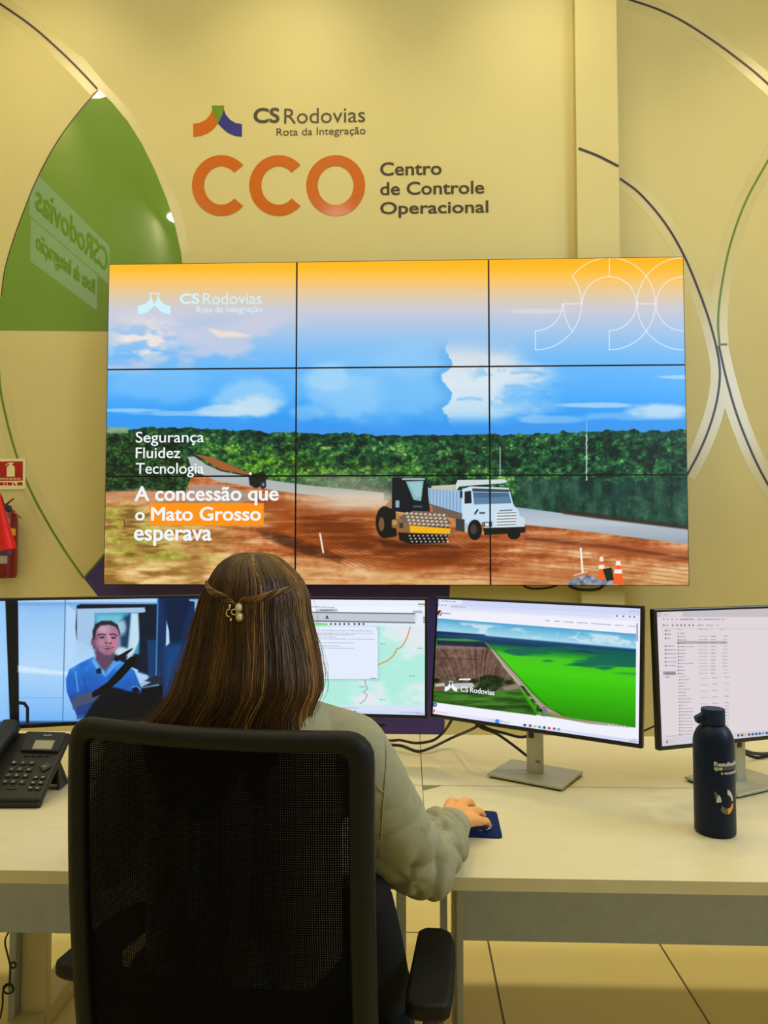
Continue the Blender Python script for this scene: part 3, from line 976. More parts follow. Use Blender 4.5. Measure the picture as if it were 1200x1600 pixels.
# ------------------------------------------------------------------ man in a truck
def paint_man(q):
    c = Cv(q, 700, 400)
    X, Y = c.X, c.Y
    n = c.noise(60, 60, 3, 41)
    c.A[:] = lerp3(Y + 20 * (n - .5), [(930, (120, 178, 236)), (960, (150, 198, 244)), (1040, (176, 214, 250)), (1080, (150, 200, 248)), (1135, (110, 176, 246))]) / 255.
    c.rect(-40, 925, 12, 1140, (150, 205, 250), .6, 6)
    c.poly([(8, 930), (28, 930), (30, 1140), (16, 1140)], (8, 10, 16), 1, 1.5)
    c.rect(28, 936, 248, 941, (190, 216, 244), .9, 2)
    c.rect(28, 941, 248, 946, (96, 150, 214), .5, 4)
    c.poly([(28, 1040), (60, 1044), (110, 1050), (110, 1056), (28, 1050)], (214, 236, 254), .8, 4)
    c.line([(102, 936), (98, 1130)], 1.6, (80, 120, 170), .9)
    c.line([(30, 1090), (98, 1090)], 1.4, (120, 160, 210), .6)
    c.poly([(104, 945), (118, 955), (118, 1012), (112, 1040), (104, 1035)], (180, 214, 246), .9, 2)
    # cab window
    c.poly([(120, 946), (126, 944), (248, 944), (248, 1060), (200, 1040), (120, 1000), (118, 980)], (12, 20, 34), 1, 2)
    c.poly([(120, 951), (226, 949), (228, 957), (150, 960), (148, 975), (146, 1012), (120, 1030)], (170, 206, 240), .95, 2)
    c.poly([(148, 958), (215, 957), (220, 1022), (148, 1022)], (60, 150, 186), 1, 3)
    c.poly([(150, 960), (190, 960), (184, 990), (150, 985)], (120, 200, 220), .8, 8)
    c.poly([(186, 970), (204, 958), (206, 1010), (190, 1020)], (20, 50, 84), .9, 4)
    c.poly([(205, 958), (216, 958), (218, 1000), (206, 1028), (198, 1030)], (206, 230, 246), .9, 4)
    c.ell(190, 980, 7, 12, (190, 226, 240), .8, .8)
    c.ell(190, 1018, 12, 7, (220, 240, 250), .85, .6)
    c.poly([(220, 960), (248, 946), (248, 1060), (216, 1050)], (12, 24, 46), 1, 4)
    c.poly([(246, 930), (340, 930), (340, 1140), (250, 1140)], (12, 44, 92), 1, 2)
    c.poly([(256, 936), (300, 936), (280, 1010), (262, 1000)], (6, 26, 60), .9, 10)
    c.poly([(258, 1010), (300, 1000), (310, 1100), (256, 1110)], (20, 70, 130), .8, 12)
    c.poly([(230, 1000), (246, 1000), (246, 1060), (232, 1064)], (18, 60, 110), .9, 4)
    c.line([(246.5, 936), (244, 1055)], 2.6, (60, 130, 196), .9)
    c.poly([(260, 970), (264, 985), (265, 1005), (259, 1010)], (190, 220, 244), .95, 1.5)
    c.poly([(296, 936), (311, 936), (310, 962), (304, 955), (304, 940), (296, 939)], (150, 196, 230), .9, 1)
    c.poly([(298, 990), (304, 990), (301, 1006)], (200, 220, 236), .8, 1)
    # dashboard
    c.poly([(214, 1070), (240, 1056), (256, 1056), (254, 1068), (222, 1074)], (30, 40, 56), 1, 2)
    c.poly([(200, 1066), (218, 1062), (236, 1066), (220, 1074)], (180, 206, 230), .9, 2)
    c.poly([(216, 1076), (254, 1070), (254, 1130), (120, 1140), (150, 1110), (216, 1088)], (4, 8, 20), 1, 3)
    # shirt
    sh = [(103, 1062), (108, 1046), (125, 1036), (146, 1026), (154, 1036), (166, 1040), (178, 1028), (196, 1036), (210, 1048), (222, 1078), (216, 1090), (180, 1110), (120, 1118), (112, 1100), (104, 1080)]
    c.poly(sh, lerp3(c.noise(16, 22, 3, 44) * 60 + Y, [(1050, (70, 150, 236)), (1080, (34, 110, 206)), (1130, (18, 72, 160))]) / 255., 1, 2)
    c.poly([(146, 1026), (153, 1036), (163, 1046), (166, 1058), (152, 1048), (144, 1034)], (96, 172, 244), .9, 1.5)
    c.poly([(178, 1028), (186, 1036), (176, 1046), (166, 1058), (166, 1044)], (86, 160, 240), .9, 1.5)
    c.poly([(150, 1046), (157, 1043), (159, 1052), (151, 1053)], (10, 26, 60), 1, 2)
    c.line([(130, 1060), (138, 1090)], 3, (16, 70, 160), .6)
    c.line([(118, 1050), (122, 1080)], 2.5, (110, 180, 246), .6)
    # neck, head, face
    c.poly([(150, 1010), (178, 1012), (179, 1030), (166, 1048), (160, 1046), (149, 1030)], (92, 68, 96), 1, 4)
    c.ell(145.5, 1003, 3.4, 6.5, (126, 80, 104), 1, .4)
    face = [(147, 986), (150, 978), (158, 973), (172, 972), (181, 976), (186, 985), (186.5, 998), (184.5, 1009), (179, 1018), (172, 1023), (163, 1022.5), (154, 1016), (148.5, 1006), (146.5, 996)]
    c.poly(face, (168, 120, 146), 1, 2.5)
    c.ell(161, 983, 10, 8, (206, 164, 186), .75, 1.2)
    c.ell(178, 1004, 9, 12, (206, 124, 152), .6, 1.3)
    c.ell(150, 1003, 5, 14, (120, 78, 108), .7, 1.2)
    c.ell(157, 1004, 6, 6, (190, 132, 158), .6, 1.2)
    c.ell(168, 1019, 9, 4, (150, 98, 124), .7, 1.2)
    c.poly([(145.5, 1000), (144.5, 986), (149, 975), (159, 970), (174, 970), (184, 976), (187.5, 988), (187, 994), (184.5, 985), (180, 979), (170, 976), (157, 977.5), (150.5, 985), (148, 999)], (30, 28, 44), .95, 2.5)
    c.line([(153, 992.5), (158, 990.5), (164.5, 992)], 2.2, (60, 36, 56), .85, 1.5)
    c.line([(172, 991.5), (178, 990.5), (183, 993.5)], 2.2, (60, 36, 56), .85, 1.5)
    c.ell(159.5, 996, 3.6, 1.7, (50, 28, 46), .9, .8); c.ell(177.5, 996.5, 3.4, 1.7, (50, 28, 46), .9, .8)
    c.line([(169, 993), (171.5, 1003)], 3, (214, 166, 186), .75, 2)
    c.ell(166, 1004.5, 2.2, 1.6, (80, 44, 62), .7, .9); c.ell(172.5, 1004.8, 2.4, 1.6, (80, 44, 62), .7, .9)
    c.poly([(159, 1012), (168, 1009.5), (178, 1011.5), (168, 1015)], (84, 34, 56), .95, 1.8)
    c.line([(162, 1011.8), (174, 1011.4)], 1.1, (206, 184, 198), .8)
    c.line([(156, 1008), (154.5, 1014)], 1.4, (120, 78, 104), .6, 2)
    # forearms, steering wheel
    c.poly([(112, 1092), (124, 1086), (150, 1078), (168, 1066), (172, 1078), (150, 1096), (126, 1112), (114, 1108)], (70, 78, 108), 1, 2)
    c.poly([(120, 1104), (146, 1096), (150, 1120), (120, 1124)], (22, 60, 130), .8, 3)
    c.poly([(168, 1066), (186, 1046), (204, 1026), (210, 1026), (213, 1032), (206, 1042), (190, 1060), (172, 1076), (156, 1086), (144, 1090), (144, 1082)], (4, 6, 14), 1, 1.2)
    c.poly([(176, 1030), (196, 1018), (208, 1012), (206, 1016), (190, 1030), (182, 1034)], (10, 16, 30), 1, 1.2)
    c.poly([(120, 1140), (146, 1098), (168, 1074), (180, 1074), (200, 1080), (218, 1082), (218, 1140)], (3, 5, 16), .96, 4)
    c.ell(212, 1079, 5.5, 6, (8, 16, 34), 1, .3)
    c.line([(206, 1074), (213, 1072), (219, 1077)], 1.6, (120, 160, 206), .8)
    # door handle lower left
    c.line([(28, 1098), (38, 1099), (43, 1106), (43, 1128)], 5, (14, 20, 30), 1)
    c.rect(-40, 1127, 330, 1140, (6, 24, 60), .7, 4)
    return c.image('truck_driver_picture')


def dashes(c, x0, y, x1, col, h=1.6, a=.7, slope=0.0, seed=0):
    rs = random.Random(seed)
    x = x0
    while x < x1:
        w = rs.uniform(3, 9)
        e = min(x + w, x1)
        c.line([(x, y + slope * (x - x0)), (e, y + slope * (e - x0))], h, col, a * rs.uniform(.6, 1))
        x = e + 1.8


TASKI = [(40, 60, 70), (70, 80, 100), (236, 190, 40), (40, 160, 190), (40, 60, 90), (200, 60, 80), (220, 40, 60), (60, 170, 190)]


# ------------------------------------------------------------------ map application
def paint_map(q):
    c = Cv(q, 700, 400)
    X, Y = c.X, c.Y
    c.A[:] = np.array([226, 236, 250]) / 255.
    n = c.noise(44, 26, 4, 51); n2 = c.noise(120, 50, 3, 52)
    m = c.noise(7, 5, 2, 53)
    land = lerp3(n * .6 + n2 * .4, [(.40, (228, 232, 240)), (.47, (214, 236, 236)), (.52, (188, 238, 226)), (.6, (176, 236, 222))]) / 255.
    c.blend(sstep(Y, 978, 979), land)
    c.line([(641, 980), (636, 996), (630, 1008), (626, 1012), (620, 1014), (615, 1024), (606, 1032), (588, 1040)], 1.7, (214, 130, 60), .95)
    c.line([(570, 1062), (571, 1068), (574, 1076), (568, 1082), (574, 1086), (570, 1094), (562, 1100)], 1, (120, 120, 130), .9)
    for x, y in ((594, 1006), (652, 1013), (640, 1056), (562, 1073), (594, 1093)):
        dashes(c, x, y, x + 8, (110, 120, 130), 1.2, .7, 0, x)
    # head bars
    c.rect(300, 930, 676, 947, (232, 240, 254)); c.rect(300, 947, 676, 957, (240, 244, 252))
    dashes(c, 484, 948, 522, (110, 120, 140), 1.4, .7, .03, 5)
    c.rect(495, 951, 528, 956, (196, 200, 210)); dashes(c, 501, 953.4, 522, (80, 84, 96), 1.6, .9, 0, 9)
    c.poly([(470, 956.5), (648, 959), (648, 973), (470, 970)], (196, 200, 210), 1, 1)
    c.line([(470, 956.5), (648, 959)], 2, (110, 116, 130)); c.line([(470, 970), (648, 973)], 2.2, (110, 116, 130))
    c.ell(511, 963.5, 1.6, 1.6, (40, 44, 54)); c.line([(509, 966), (513.5, 966)], 1.4, (40, 44, 54))
    c.rect(645, 954, 660, 958, (180, 184, 194)); c.rect(648, 959, 651, 972, (214, 218, 228))
    for k in range(3): c.ell(662.5, 965 + k * 3.6, 1.2, 1.2, (50, 54, 64))
    dashes(c, 654, 944, 662, (90, 96, 110), 2, .9, 0, 3); dashes(c, 654, 948, 661, (150, 156, 170), 1.2, .8, 0, 4)
    c.poly([(663, 943), (665.5, 942), (665, 948), (663.5, 948)], (230, 80, 40))
    c.rect(478, 972.5, 512, 978, (240, 246, 250)); c.rect(490, 974, 512, 977.5, (110, 226, 120), .9)
    dashes(c, 492, 973.6, 511, (70, 150, 80), 1, .8, .02, 8)
    for k, x in enumerate((517, 524, 531, 538, 545, 554, 561, 568)):
        c.ell(x, 975, 1.7, 1.6, (50, 56, 66) if k != 6 else (10, 12, 16), .9, .5)
    # dialog
    c.rect(478, 979, 592, 1063, (120, 140, 160), .35, 5)
    c.rect(470, 979, 590.5, 1061, (226, 236, 252), 1, .8)
    for y, x1 in ((985, 580), (989, 583), (991.5, 553), (995, 525), (998, 585), (1004, 554), (1009, 531), (1012.5, 553)):
        dashes(c, 490, y, x1, (140, 150, 170), 1.1, .75, .01, int(y))
    c.line([(588, 981), (590, 983)], .8, (120, 120, 130))
    dashes(c, 579, 1060, 587, (120, 130, 150), 1.6, .8, 0, 2)
    # status and task bar
    c.rect(300, 1102, 676, 1111, (214, 226, 244)); dashes(c, 490, 1105.5, 560, (150, 160, 178), 1.4, .8, .01, 6)
    c.rect(300, 1110, 676, 1130, (206, 220, 248))
    for k, x in enumerate((502, 510.5, 518, 525, 532.5, 539.5, 547, 554.5)):
        c.ell(x, 1112 + .4 * k / 8, 2.1, 2.1, TASKI[k], .95, .4)
    dashes(c, 625, 1113, 655, (120, 130, 150), 1.1, .7, .01, 7); dashes(c, 651, 1115, 662, (120, 130, 150), 1.1, .7, 0, 17)
    return c.image('road_map_picture')


# ------------------------------------------------------------------ web page with green fields
def paint_field(q):
    c = Cv(q, 900, 510)
    X, Y = c.X, c.Y
    c.A[:] = np.array([240, 240, 252]) / 255.
    sl = lambda x: (x - 682) * 0.0545            # the page is drawn level; this follows its top edge in view
    top = Y - (X - 682) * 0.0545
    c.blend(1 - sstep(top, 944.5, 945.5), (206, 214, 246))
    c.blend(sstep(top, 944.5, 945.5) * (1 - sstep(top, 953, 954)), (228, 230, 250))
    c.line([(706, 948), (955, 963)], 5, (214, 220, 244), .9)
    c.rect(688, 937, 722, 944, (234, 236, 252), .9)
    dashes(c, 690, 939, 712, (80, 84, 110), 1.2, .8, .05, 31)
    dashes(c, 705, 947.5, 728, (120, 124, 150), 1.1, .8, .05, 32)
    for x in (685, 690.5, 695.5): c.ell(x, 945.8 + sl(x) * .4, 1, 1, (110, 116, 140), .9, .8)
    for x in (964, 974, 984, 991): c.ell(x, 962.5 + (x - 964) * .05, 1.5, 1.4, (90, 96, 120), .85, .6)
    for x in (985, 990, 996): c.ell(x, 955.5, .8, .8, (120, 124, 150), .9, .6)
    # page head
    c.ell(687.5, 957.8, 3.8, 4.4, (236, 100, 40), 1, .3)
    c.poly([(683.5, 958), (685, 954), (688, 953.4), (688.5, 957), (684.5, 962)], (24, 50, 110), 1, 1)
    c.line([(686, 961), (690, 955)], 1.2, (244, 240, 250))
    dashes(c, 693, 958, 704, (90, 130, 190), 1.8, .8, .07, 33)
    for x0, x1 in ((853, 860), (867, 874), (881, 896), (902, 918), (924, 955), (962, 974), (981, 993)):
        dashes(c, x0, 969.5 + (x0 - 853) * .067, x1, (120, 126, 150), 1.3, .8, .067, x0)
    # photograph in the page
    E = 0.8
    ph = [(683, 966), (994, 990.5), (993, 1137), (677, 1096)]
    n = c.noise(26, 12, 4, 61); nn = c.noise(6, 5, 3, 62)
    T = (Y - (966 + (X - 683) * .079)) / ((1096 + (X - 677) * .1297) - (966 + (X - 683) * .079))   # 0 top .. 1 bottom of photo
    S_ = (X - 680) / 314.
    P = lerp3(T, [(0, (76, 160, 206)), (.07, (120, 192, 224)), (.15, (168, 216, 236)), (.17, (20, 76, 120)), (.23, (8, 50, 88)), (.30, (6, 84, 76))]) / 255.
    cl = sstep(n, .45, .62) * (1 - sstep(T, .12, .16)) * sstep(T, .01, .05)
    P = P * (1 - cl[..., None] * .8) + np.array([214, 232, 240]) / 255. * cl[..., None] * .8
    gr = lerp3(T + .05 * (c.noise(40, 6, 3, 63) - .5), [(.28, (16, 140, 50)), (.36, (70, 196, 30)), (.5, (64, 206, 14)), (.75, (46, 178, 4)), (1, (36, 140, 4))]) / 255.
    P = np.where((T > .22)[..., None], P * (1 - sstep(T, .22, .3)[..., None]) + gr * sstep(T, .22, .3)[..., None], P)
    shd = sstep(c.noise(90, 11, 3, 64) + .35 * sstep(S_, .45, 1) - .2 * np.abs(T - .3) / .1, .55, .66) * (T > .2) * (1 - sstep(T, .40, .46))
    P = P * (1 - shd[..., None] * .9) + np.array([0, 96, 84]) / 255. * shd[..., None] * .9
    c.poly(ph, P, 1, .9)
    c.poly([(683, 986), (757, 991.5), (760, 994), (683, 991)], (8, 36, 80), .9, 2)
    c.poly([(683, 997.5), (730, 998), (756, 1002), (720, 1002.5), (683, 1000)], (60, 150, 60), .9, 1.5)
    c.poly([(683, 1000.5), (757, 1004), (764, 1012), (683, 1009)], (30, 34, 62), 1, 2)
    br = lerp3(c.noise(3, 60, 3, 65, X + (Y - 1010) * 1.1 * (X - 745) / 60., Y) * .6 + nn * .4, [(.3, (74, 52, 46)), (.5, (108, 82, 72)), (.75, (142, 112, 98))]) / 255.
    c.poly([(682, 1008), (757, 1011.5), (768, 1014), (786, 1042), (804, 1063), (800, 1064), (678, 1066)], br, 1, 1.2)
    c.poly([(682, 1008), (757, 1011.5), (757, 1015), (682, 1014)], (140, 122, 124), .6, 3)
    c.line([(682, 1028), (712, 1029), (750, 1031)], 1.4, (62, 40, 40), .6)
    # lower strip: trees, houses, dark green
    c.poly([(678, 1062), (800, 1062), (812, 1071), (814, 1080), (680, 1080)], (92, 84, 66), 1, 2)
    dk = lerp3(c.noise(30, 4, 3, 66), [(.3, (20, 66, 14)), (.7, (66, 126, 40))]) / 255.
    c.poly([(678, 1080), (720, 1082), (800, 1078), (815, 1080), (838, 1118), (760, 1108), (677, 1097)], dk, 1, 1.5)
    tr = lerp3(nn, [(.3, (8, 22, 12)), (.7, (40, 66, 34))]) / 255.
    c.poly([(750, 1058), (757, 1055), (775, 1056), (787, 1060), (786, 1072), (770, 1082), (740, 1084), (722, 1082), (746, 1074), (749, 1066)], tr, 1, 2)
    for x, y, w in ((682, 1063, 6), (740, 1064, 8), (795, 1066, 7), (720, 1062, 6)): c.ell(x, y, w, 3.5, (14, 26, 16), .9, .6)
    c.poly([(718, 1060), (736, 1060), (735, 1063), (716, 1063)], (236, 232, 230), 1, .8)
    c.poly([(706, 1068), (738, 1067), (742, 1073), (712, 1077)], (196, 196, 204), .95, 1)
    c.poly([(680, 1069), (694, 1067), (696, 1072), (680, 1073)], (206, 196, 188), .9, 1)
    c.rect(679, 1073, 690, 1078, (136, 66, 56), .9)
    c.poly([(784, 1074), (810, 1068), (812, 1076), (790, 1079)], (150, 136, 116), .8, 2)
    # the road
    c.poly([(757, 1003), (760, 1003.5), (775, 1018), (800, 1046), (830, 1083), (852, 1104), (880, 1120), (920, 1126), (960, 1131), (985, 1137), (920, 1131), (868, 1121), (845, 1110), (822, 1085), (790, 1046), (768, 1014)], (170, 152, 150), 1, 1.2)
    c.line([(760, 1004), (778, 1022), (803, 1050), (835, 1084), (858, 1106), (882, 1118)], 1.2, (54, 50, 30), .8)
    c.line([(768, 1015), (788, 1042), (806, 1063), (811, 1068)], 1.6, (206, 190, 160), .8)
    c.poly([(812, 1071), (818, 1072), (838, 1098), (850, 1112), (842, 1117), (834, 1100)], lerp3(nn, [(.35, (20, 40, 16)), (.6, (84, 120, 50)), (.75, (170, 176, 130))]) / 255., 1, 1.5)
    c.poly([(846, 1104), (852, 1104), (856, 1112), (852, 1120), (846, 1119), (850, 1112)], (120, 118, 130), .9, 1)
    c.poly([(856, 1112), (900, 1124), (930, 1128), (900, 1126), (858, 1120)], (126, 130, 76), .8, 1.5)
    for k in range(9): c.ell(842 + k * 5, 1096 + k * 3.2, 2.2, 1.2, (186, 124, 90), .7, .6)
    for k in range(5): c.rect(950 + k * 6, 1131.5 + k * .6, 953.5 + k * 6, 1133.5 + k * .6, (216, 214, 210), .8)
    # rounded white edges, page foot
    for p in emblem_parts(694.5, 1064, 714.5, 1080)[:2]:
        c.poly([(x, y + (x - 694) * .05) for x, y in p], (240, 244, 250), 1, .8)
    kp = [(x, y + (x - 694) * .05) for x, y in emblem_parts(694.5, 1064, 714.5, 1080)[2]]
    c.line(kp + kp[:1], .9, (240, 244, 250), 1)
    c.ell(679.6, 1101, 3.1, 3.5, (36, 88, 168), 1, .3); c.ell(679.6, 1101, 1.3, 1.5, (150, 190, 236), .9, .5)
    c.rect(994.6, 974, 996.6, 1002, (120, 124, 140), .9)
    # task bar
    bot = Y - (1108 + (X - 675) * .147)
    c.blend(sstep(bot, -1, 1) * .0, (0, 0, 0))
    c.poly([(673, 1109), (1002, 1157.5), (1002, 1170), (673, 1120)], lerp3(X, [(675, (240, 236, 250)), (750, (226, 226, 252)), (775, (190, 214, 250)), (800, (226, 226, 252)), (1000, (208, 216, 246))]) / 255., 1, .8)
    c.poly([(677, 1109), (680, 1108), (679, 1113), (677, 1113.5)], (230, 60, 50), .9, .8)
    dashes(c, 682, 1112, 700, (190, 170, 190), 1, .8, .13, 35)
    c.rect(774, 1124, 780, 1130, (60, 130, 220), 1, .6)
    c.line([(786, 1129), (812, 1132.5)], 5, (240, 240, 252), .95); c.ell(784, 1127.5, 1.1, 1.1, (220, 80, 100), .9, .6); dashes(c, 787, 1128.5, 796, (140, 150, 170), 1, .8, .13, 36)
    for k, x in enumerate((820, 828.5, 836, 843, 850.5, 858, 866, 873)):
        c.ell(x, 1133 + k * .95, 2.1, 2.1, TASKI[k], .95, .4)
    dashes(c, 988, 1155, 995, (120, 130, 150), 1.1, .8, .13, 37); dashes(c, 983, 1157.5, 995, (120, 130, 150), 1.1, .8, .13, 38)
    return c.image('web_page_picture')


# ------------------------------------------------------------------ file list
def paint_files(q):
    c = Cv(q, 700, 400)
    X, Y = c.X, c.Y
    c.A[:] = np.array([222, 212, 218]) / 255.
    c.rect(1025, 950, 1420, 964, (196, 190, 196), 1, .8)
    c.rect(1034, 956, 1066, 964, (216, 208, 214), 1, .8)
    dashes(c, 1038, 960.5, 1044, (210, 150, 60), 1.6, .9, 0, 71)
    for x in (1037, 1043, 1050, 1057): c.ell(x, 967.5, 1, 1, (110, 104, 110), .8, .6)
    for x0, x1 in ((1063, 1084), (1090, 1096), (1100, 1124), (1128, 1133)): dashes(c, x0, 967.7, x1, (110, 104, 110), 1.3, .8, 0, x0)
    for x in (1037, 1051, 1058, 1064, 1070, 1077, 1083): c.ell(x, 977, 1.3, 1.3, (80, 76, 84), .8, .6)
    for x0, x1 in ((1040, 1044), (1090, 1099), (1104, 1114), (1120, 1122)): dashes(c, x0, 977, x1, (110, 104, 110), 1.3, .8, 0, x0 + 1)
    c.line([(1034, 982), (1420, 982)], .8, (196, 188, 194), .8)
    # side list
    for k, y in enumerate((985.5, 991, 997.5, 1009.5, 1015.5, 1021.5, 1028, 1034, 1040)):
        c.ell(1040, y, 1.2, 1.2, (70, 70, 84), .9, .5)
        dashes(c, 1042.5, y, 1048 if k < 3 else 1053, (120, 112, 118), 1.2, .8, 0, 80 + k)
        if k > 3: c.ell(1055, y, .8, .8, (90, 84, 90), .8, .5)
    c.rect(1036, 1049, 1056, 1055, (166, 158, 162), 1, .8)
    dashes(c, 1040, 1052, 1054, (80, 76, 84), 1.4, .9, 0, 95); dashes(c, 1040, 1058, 1046, (110, 104, 110), 1.3, .8, 0, 96)
    # columns
    for x0, x1 in ((1059, 1064), (1092, 1107), (1111, 1114), (1126, 1132)): dashes(c, x0, 983.5, x1, (140, 132, 138), 1.1, .8, 0, x0 + 2)
    c.rect(1058, 1001.7, 1136, 1006, (176, 168, 172), 1, .6)
    rs = random.Random(5)
    for k in range(13):
        y = 989.5 + k * 5.25
        if k: c.ell(1060, y, 1.1, 1.1, (120, 60, 70) if k == 3 else (90, 88, 110), .9, .5)
        dashes(c, 1062 if k else 1058, y, rs.uniform(1066, 1072) if k not in (4, 9) else 1084, (120, 112, 118), 1.1, .8, 0, 100 + k)
        if k:
            dashes(c, 1092, y - .5, 1105, (140, 132, 138), 1, .7, 0, 130 + k); dashes(c, 1111, y - .5, 1118, (130, 122, 128), 1.1, .8, 0, 150 + k)
            dashes(c, rs.uniform(1128, 1132), y - .8, 1136, (130, 122, 128), 1, .8, 0, 170 + k)
    y = 1057
    k = 0
    while y < 1150:
        hd = k % 2 == 0 and y < 1100
        if not hd: c.ell(1062, y, .9, 1.3, (120, 112, 118), .8, .5)
        dashes(c, 1060 if hd else 1064, y, rs.uniform(1070, 1080) if y < 1105 else 1082, (130, 122, 128), 1.1, .8, 0, 200 + k)
        if not hd:
            dashes(c, 1095, y - 2, 1107, (150, 142, 148), 1, .7, 0, 230 + k); dashes(c, 1113, y - 3, 1122, (140, 132, 138), 1, .8, 0, 260 + k); dashes(c, 1133, y - 4, 1139, (140, 132, 138), 1, .8, 0, 290 + k)
        y += 5.0; k += 1
    dashes(c, 1041, 1150.5, 1068, (140, 132, 138), 1, .7, -.05, 301)
    # task bar
    c.poly([(1034, 1153.5), (1420, 1123), (1420, 1140), (1034, 1166)], (206, 204, 214), 1, .8)
    c.poly([(1041, 1158), (1043.5, 1156.5), (1043, 1161), (1041, 1161.5)], (220, 40, 50), 1, .8)
    dashes(c, 1045, 1158, 1052, (220, 150, 160), 1.2, .9, -.05, 303)
    for k, x in enumerate((1153.5, 1159.5, 1165, 1170.5, 1176, 1181.5, 1187, 1192, 1198)):
        c.ell(x, 1149 - k * .45, 2, 2, TASKI[k % 8] if k in (2, 7) else (60, 64, 120), .9, .4)
    return c.image('file_list_picture')


# ================================================================== VIDEO WALL
TVY = 4.09
_c = [at_y(170, 412.5, TVY), at_y(1068, 400.5, TVY), at_y(1078, 915.5, TVY), at_y(161, 914, TVY)]
tx0, tx1 = (_c[0].x + _c[3].x) / 2, (_c[1].x + _c[2].x) / 2
tz1, tz0 = (_c[0].z + _c[1].z) / 2, (_c[2].z + _c[3].z) / 2
TW, TH = (tx1 - tx0) / 3, (tz1 - tz0) / 3
TV = Plane((tx0, TVY, tz0), (1, 0, 0), (0, 0, 1))


def quad_px(pl, u0, v0, u1, v1, off=0):
    return [to_px(pl.w(u, v, off)) for u, v in ((u0, v1), (u1, v1), (u1, v0), (u0, v0))]


def uv_quad(name, pl, u0, v0, u1, v1, off, m, parent, t=(0, 0, 1, 1)):
    me = bpy.data.meshes.new(name)
    me.from_pydata([pl.w(u0, v0, off), pl.w(u1, v0, off), pl.w(u1, v1, off), pl.w(u0, v1, off)], [], [(0, 1, 2, 3)])
    lay = me.uv_layers.new(name='picture')
    for i, uv in enumerate(((t[0], t[1]), (t[2], t[1]), (t[2], t[3]), (t[0], t[3]))):
        lay.data[i].uv = uv
    me.update()
    return link(name, me, m, parent)


WHITE = glow('white_screen_ink', srgb(240, 246, 248))
CYANW = glow('pale_screen_ink', srgb(212, 240, 248))
road_im = paint_road(quad_px(TV, 0, 0, 3 * TW, 3 * TH, 0.001))
M['road'] = screen_mat('road_works_screen', road_im)
vw = thing('video_wall', 'large three by three video wall showing road works, hung on the far wall', 'video wall', (tx0 + 1.5 * TW, TVY + 0.05, tz0))
BZ = 0.0045
for r_ in range(3):
    for k in range(3):
        cx, cz = tx0 + (k + .5) * TW, tz0 + (r_ + .5) * TH
        p = MB().box((cx, TVY + 0.04, cz), (TW - 0.002, 0.076, TH - 0.002)).build('display_panel', M['bezel'], vw)
        u0, v0 = k * TW + BZ, r_ * TH + BZ
        u1, v1 = (k + 1) * TW - BZ, (r_ + 1) * TH - BZ
        uv_quad('screen', TV, u0, v0, u1, v1, -0.001, M['road'], p, (u0 / 3 / TW, v0 / 3 / TH, u1 / 3 / TW, v1 / 3 / TH))
MB().box((tx0 + 1.5 * TW, TVY + 0.089, tz0 + 1.5 * TH), (2.6 * TW, 0.02, 2.4 * TH)).build('wall_mount', M['black'], vw)
for s_, b, box, m in (('CS', .034, (280.5, 458, 312, 475.5), CYANW), ('Rodovias', 0, (317, 457, 409, 476), CYANW), ('Rota da Integração', .008, (307, 478, 410, 491.5), CYANW),
                      ('Segurança', .006, (212, 674, 319, 697), WHITE), ('Fluidez', .006, (212, 699, 282, 716), WHITE), ('Tecnologia', .006, (212, 723, 318.5, 746), WHITE),
                      ('A concessão que', .026, (210, 759, 435.5, 790), WHITE), ('o', .026, (211, 800, 226.5, 813.5), WHITE), ('Mato Grosso', .026, (236, 791.5, 408, 814), WHITE), ('esperava', .026, (209, 827, 331, 853), WHITE)):
    lettering('lettering', s_, TV, box, m, vw, b, 0.0005, 0.0005)
# loose cable loops under the lower edge of the video wall
cb = MB()
cb.tube(crom([TV.w(2.15 * TW, 0.02, -.06), TV.w(2.2 * TW, -.016, -.06), TV.w(2.28 * TW, -.018, -.06), TV.w(2.34 * TW, -.004, -.06), TV.w(2.38 * TW, 0.02, -.06)], 6), .006, 8)
cb.tube(crom([TV.w(2.38 * TW, 0.02, -.05), TV.w(2.44 * TW, -.02, -.05), TV.w(2.55 * TW, -.022, -.05), TV.w(2.6 * TW, 0.02, -.05)], 6), .008, 8)
cb.build('cable_loop', M['cable'], vw, True)

# ================================================================== DESKS
def desk_y(px, py): return at_z(px, py, DESK).y


YF = (desk_y(60, 1360.2) + desk_y(960, 1374.5)) / 2          # front edge
YS = desk_y(900, 1229.5)                                     # joint between the two rows
YK = desk_y(850, 1149)                                       # far edge
XS = at_z(660, 1226, DESK).x                                 # joint between left and right desks
TT = 0.025
print('desk', YF, YS, YK, XS)


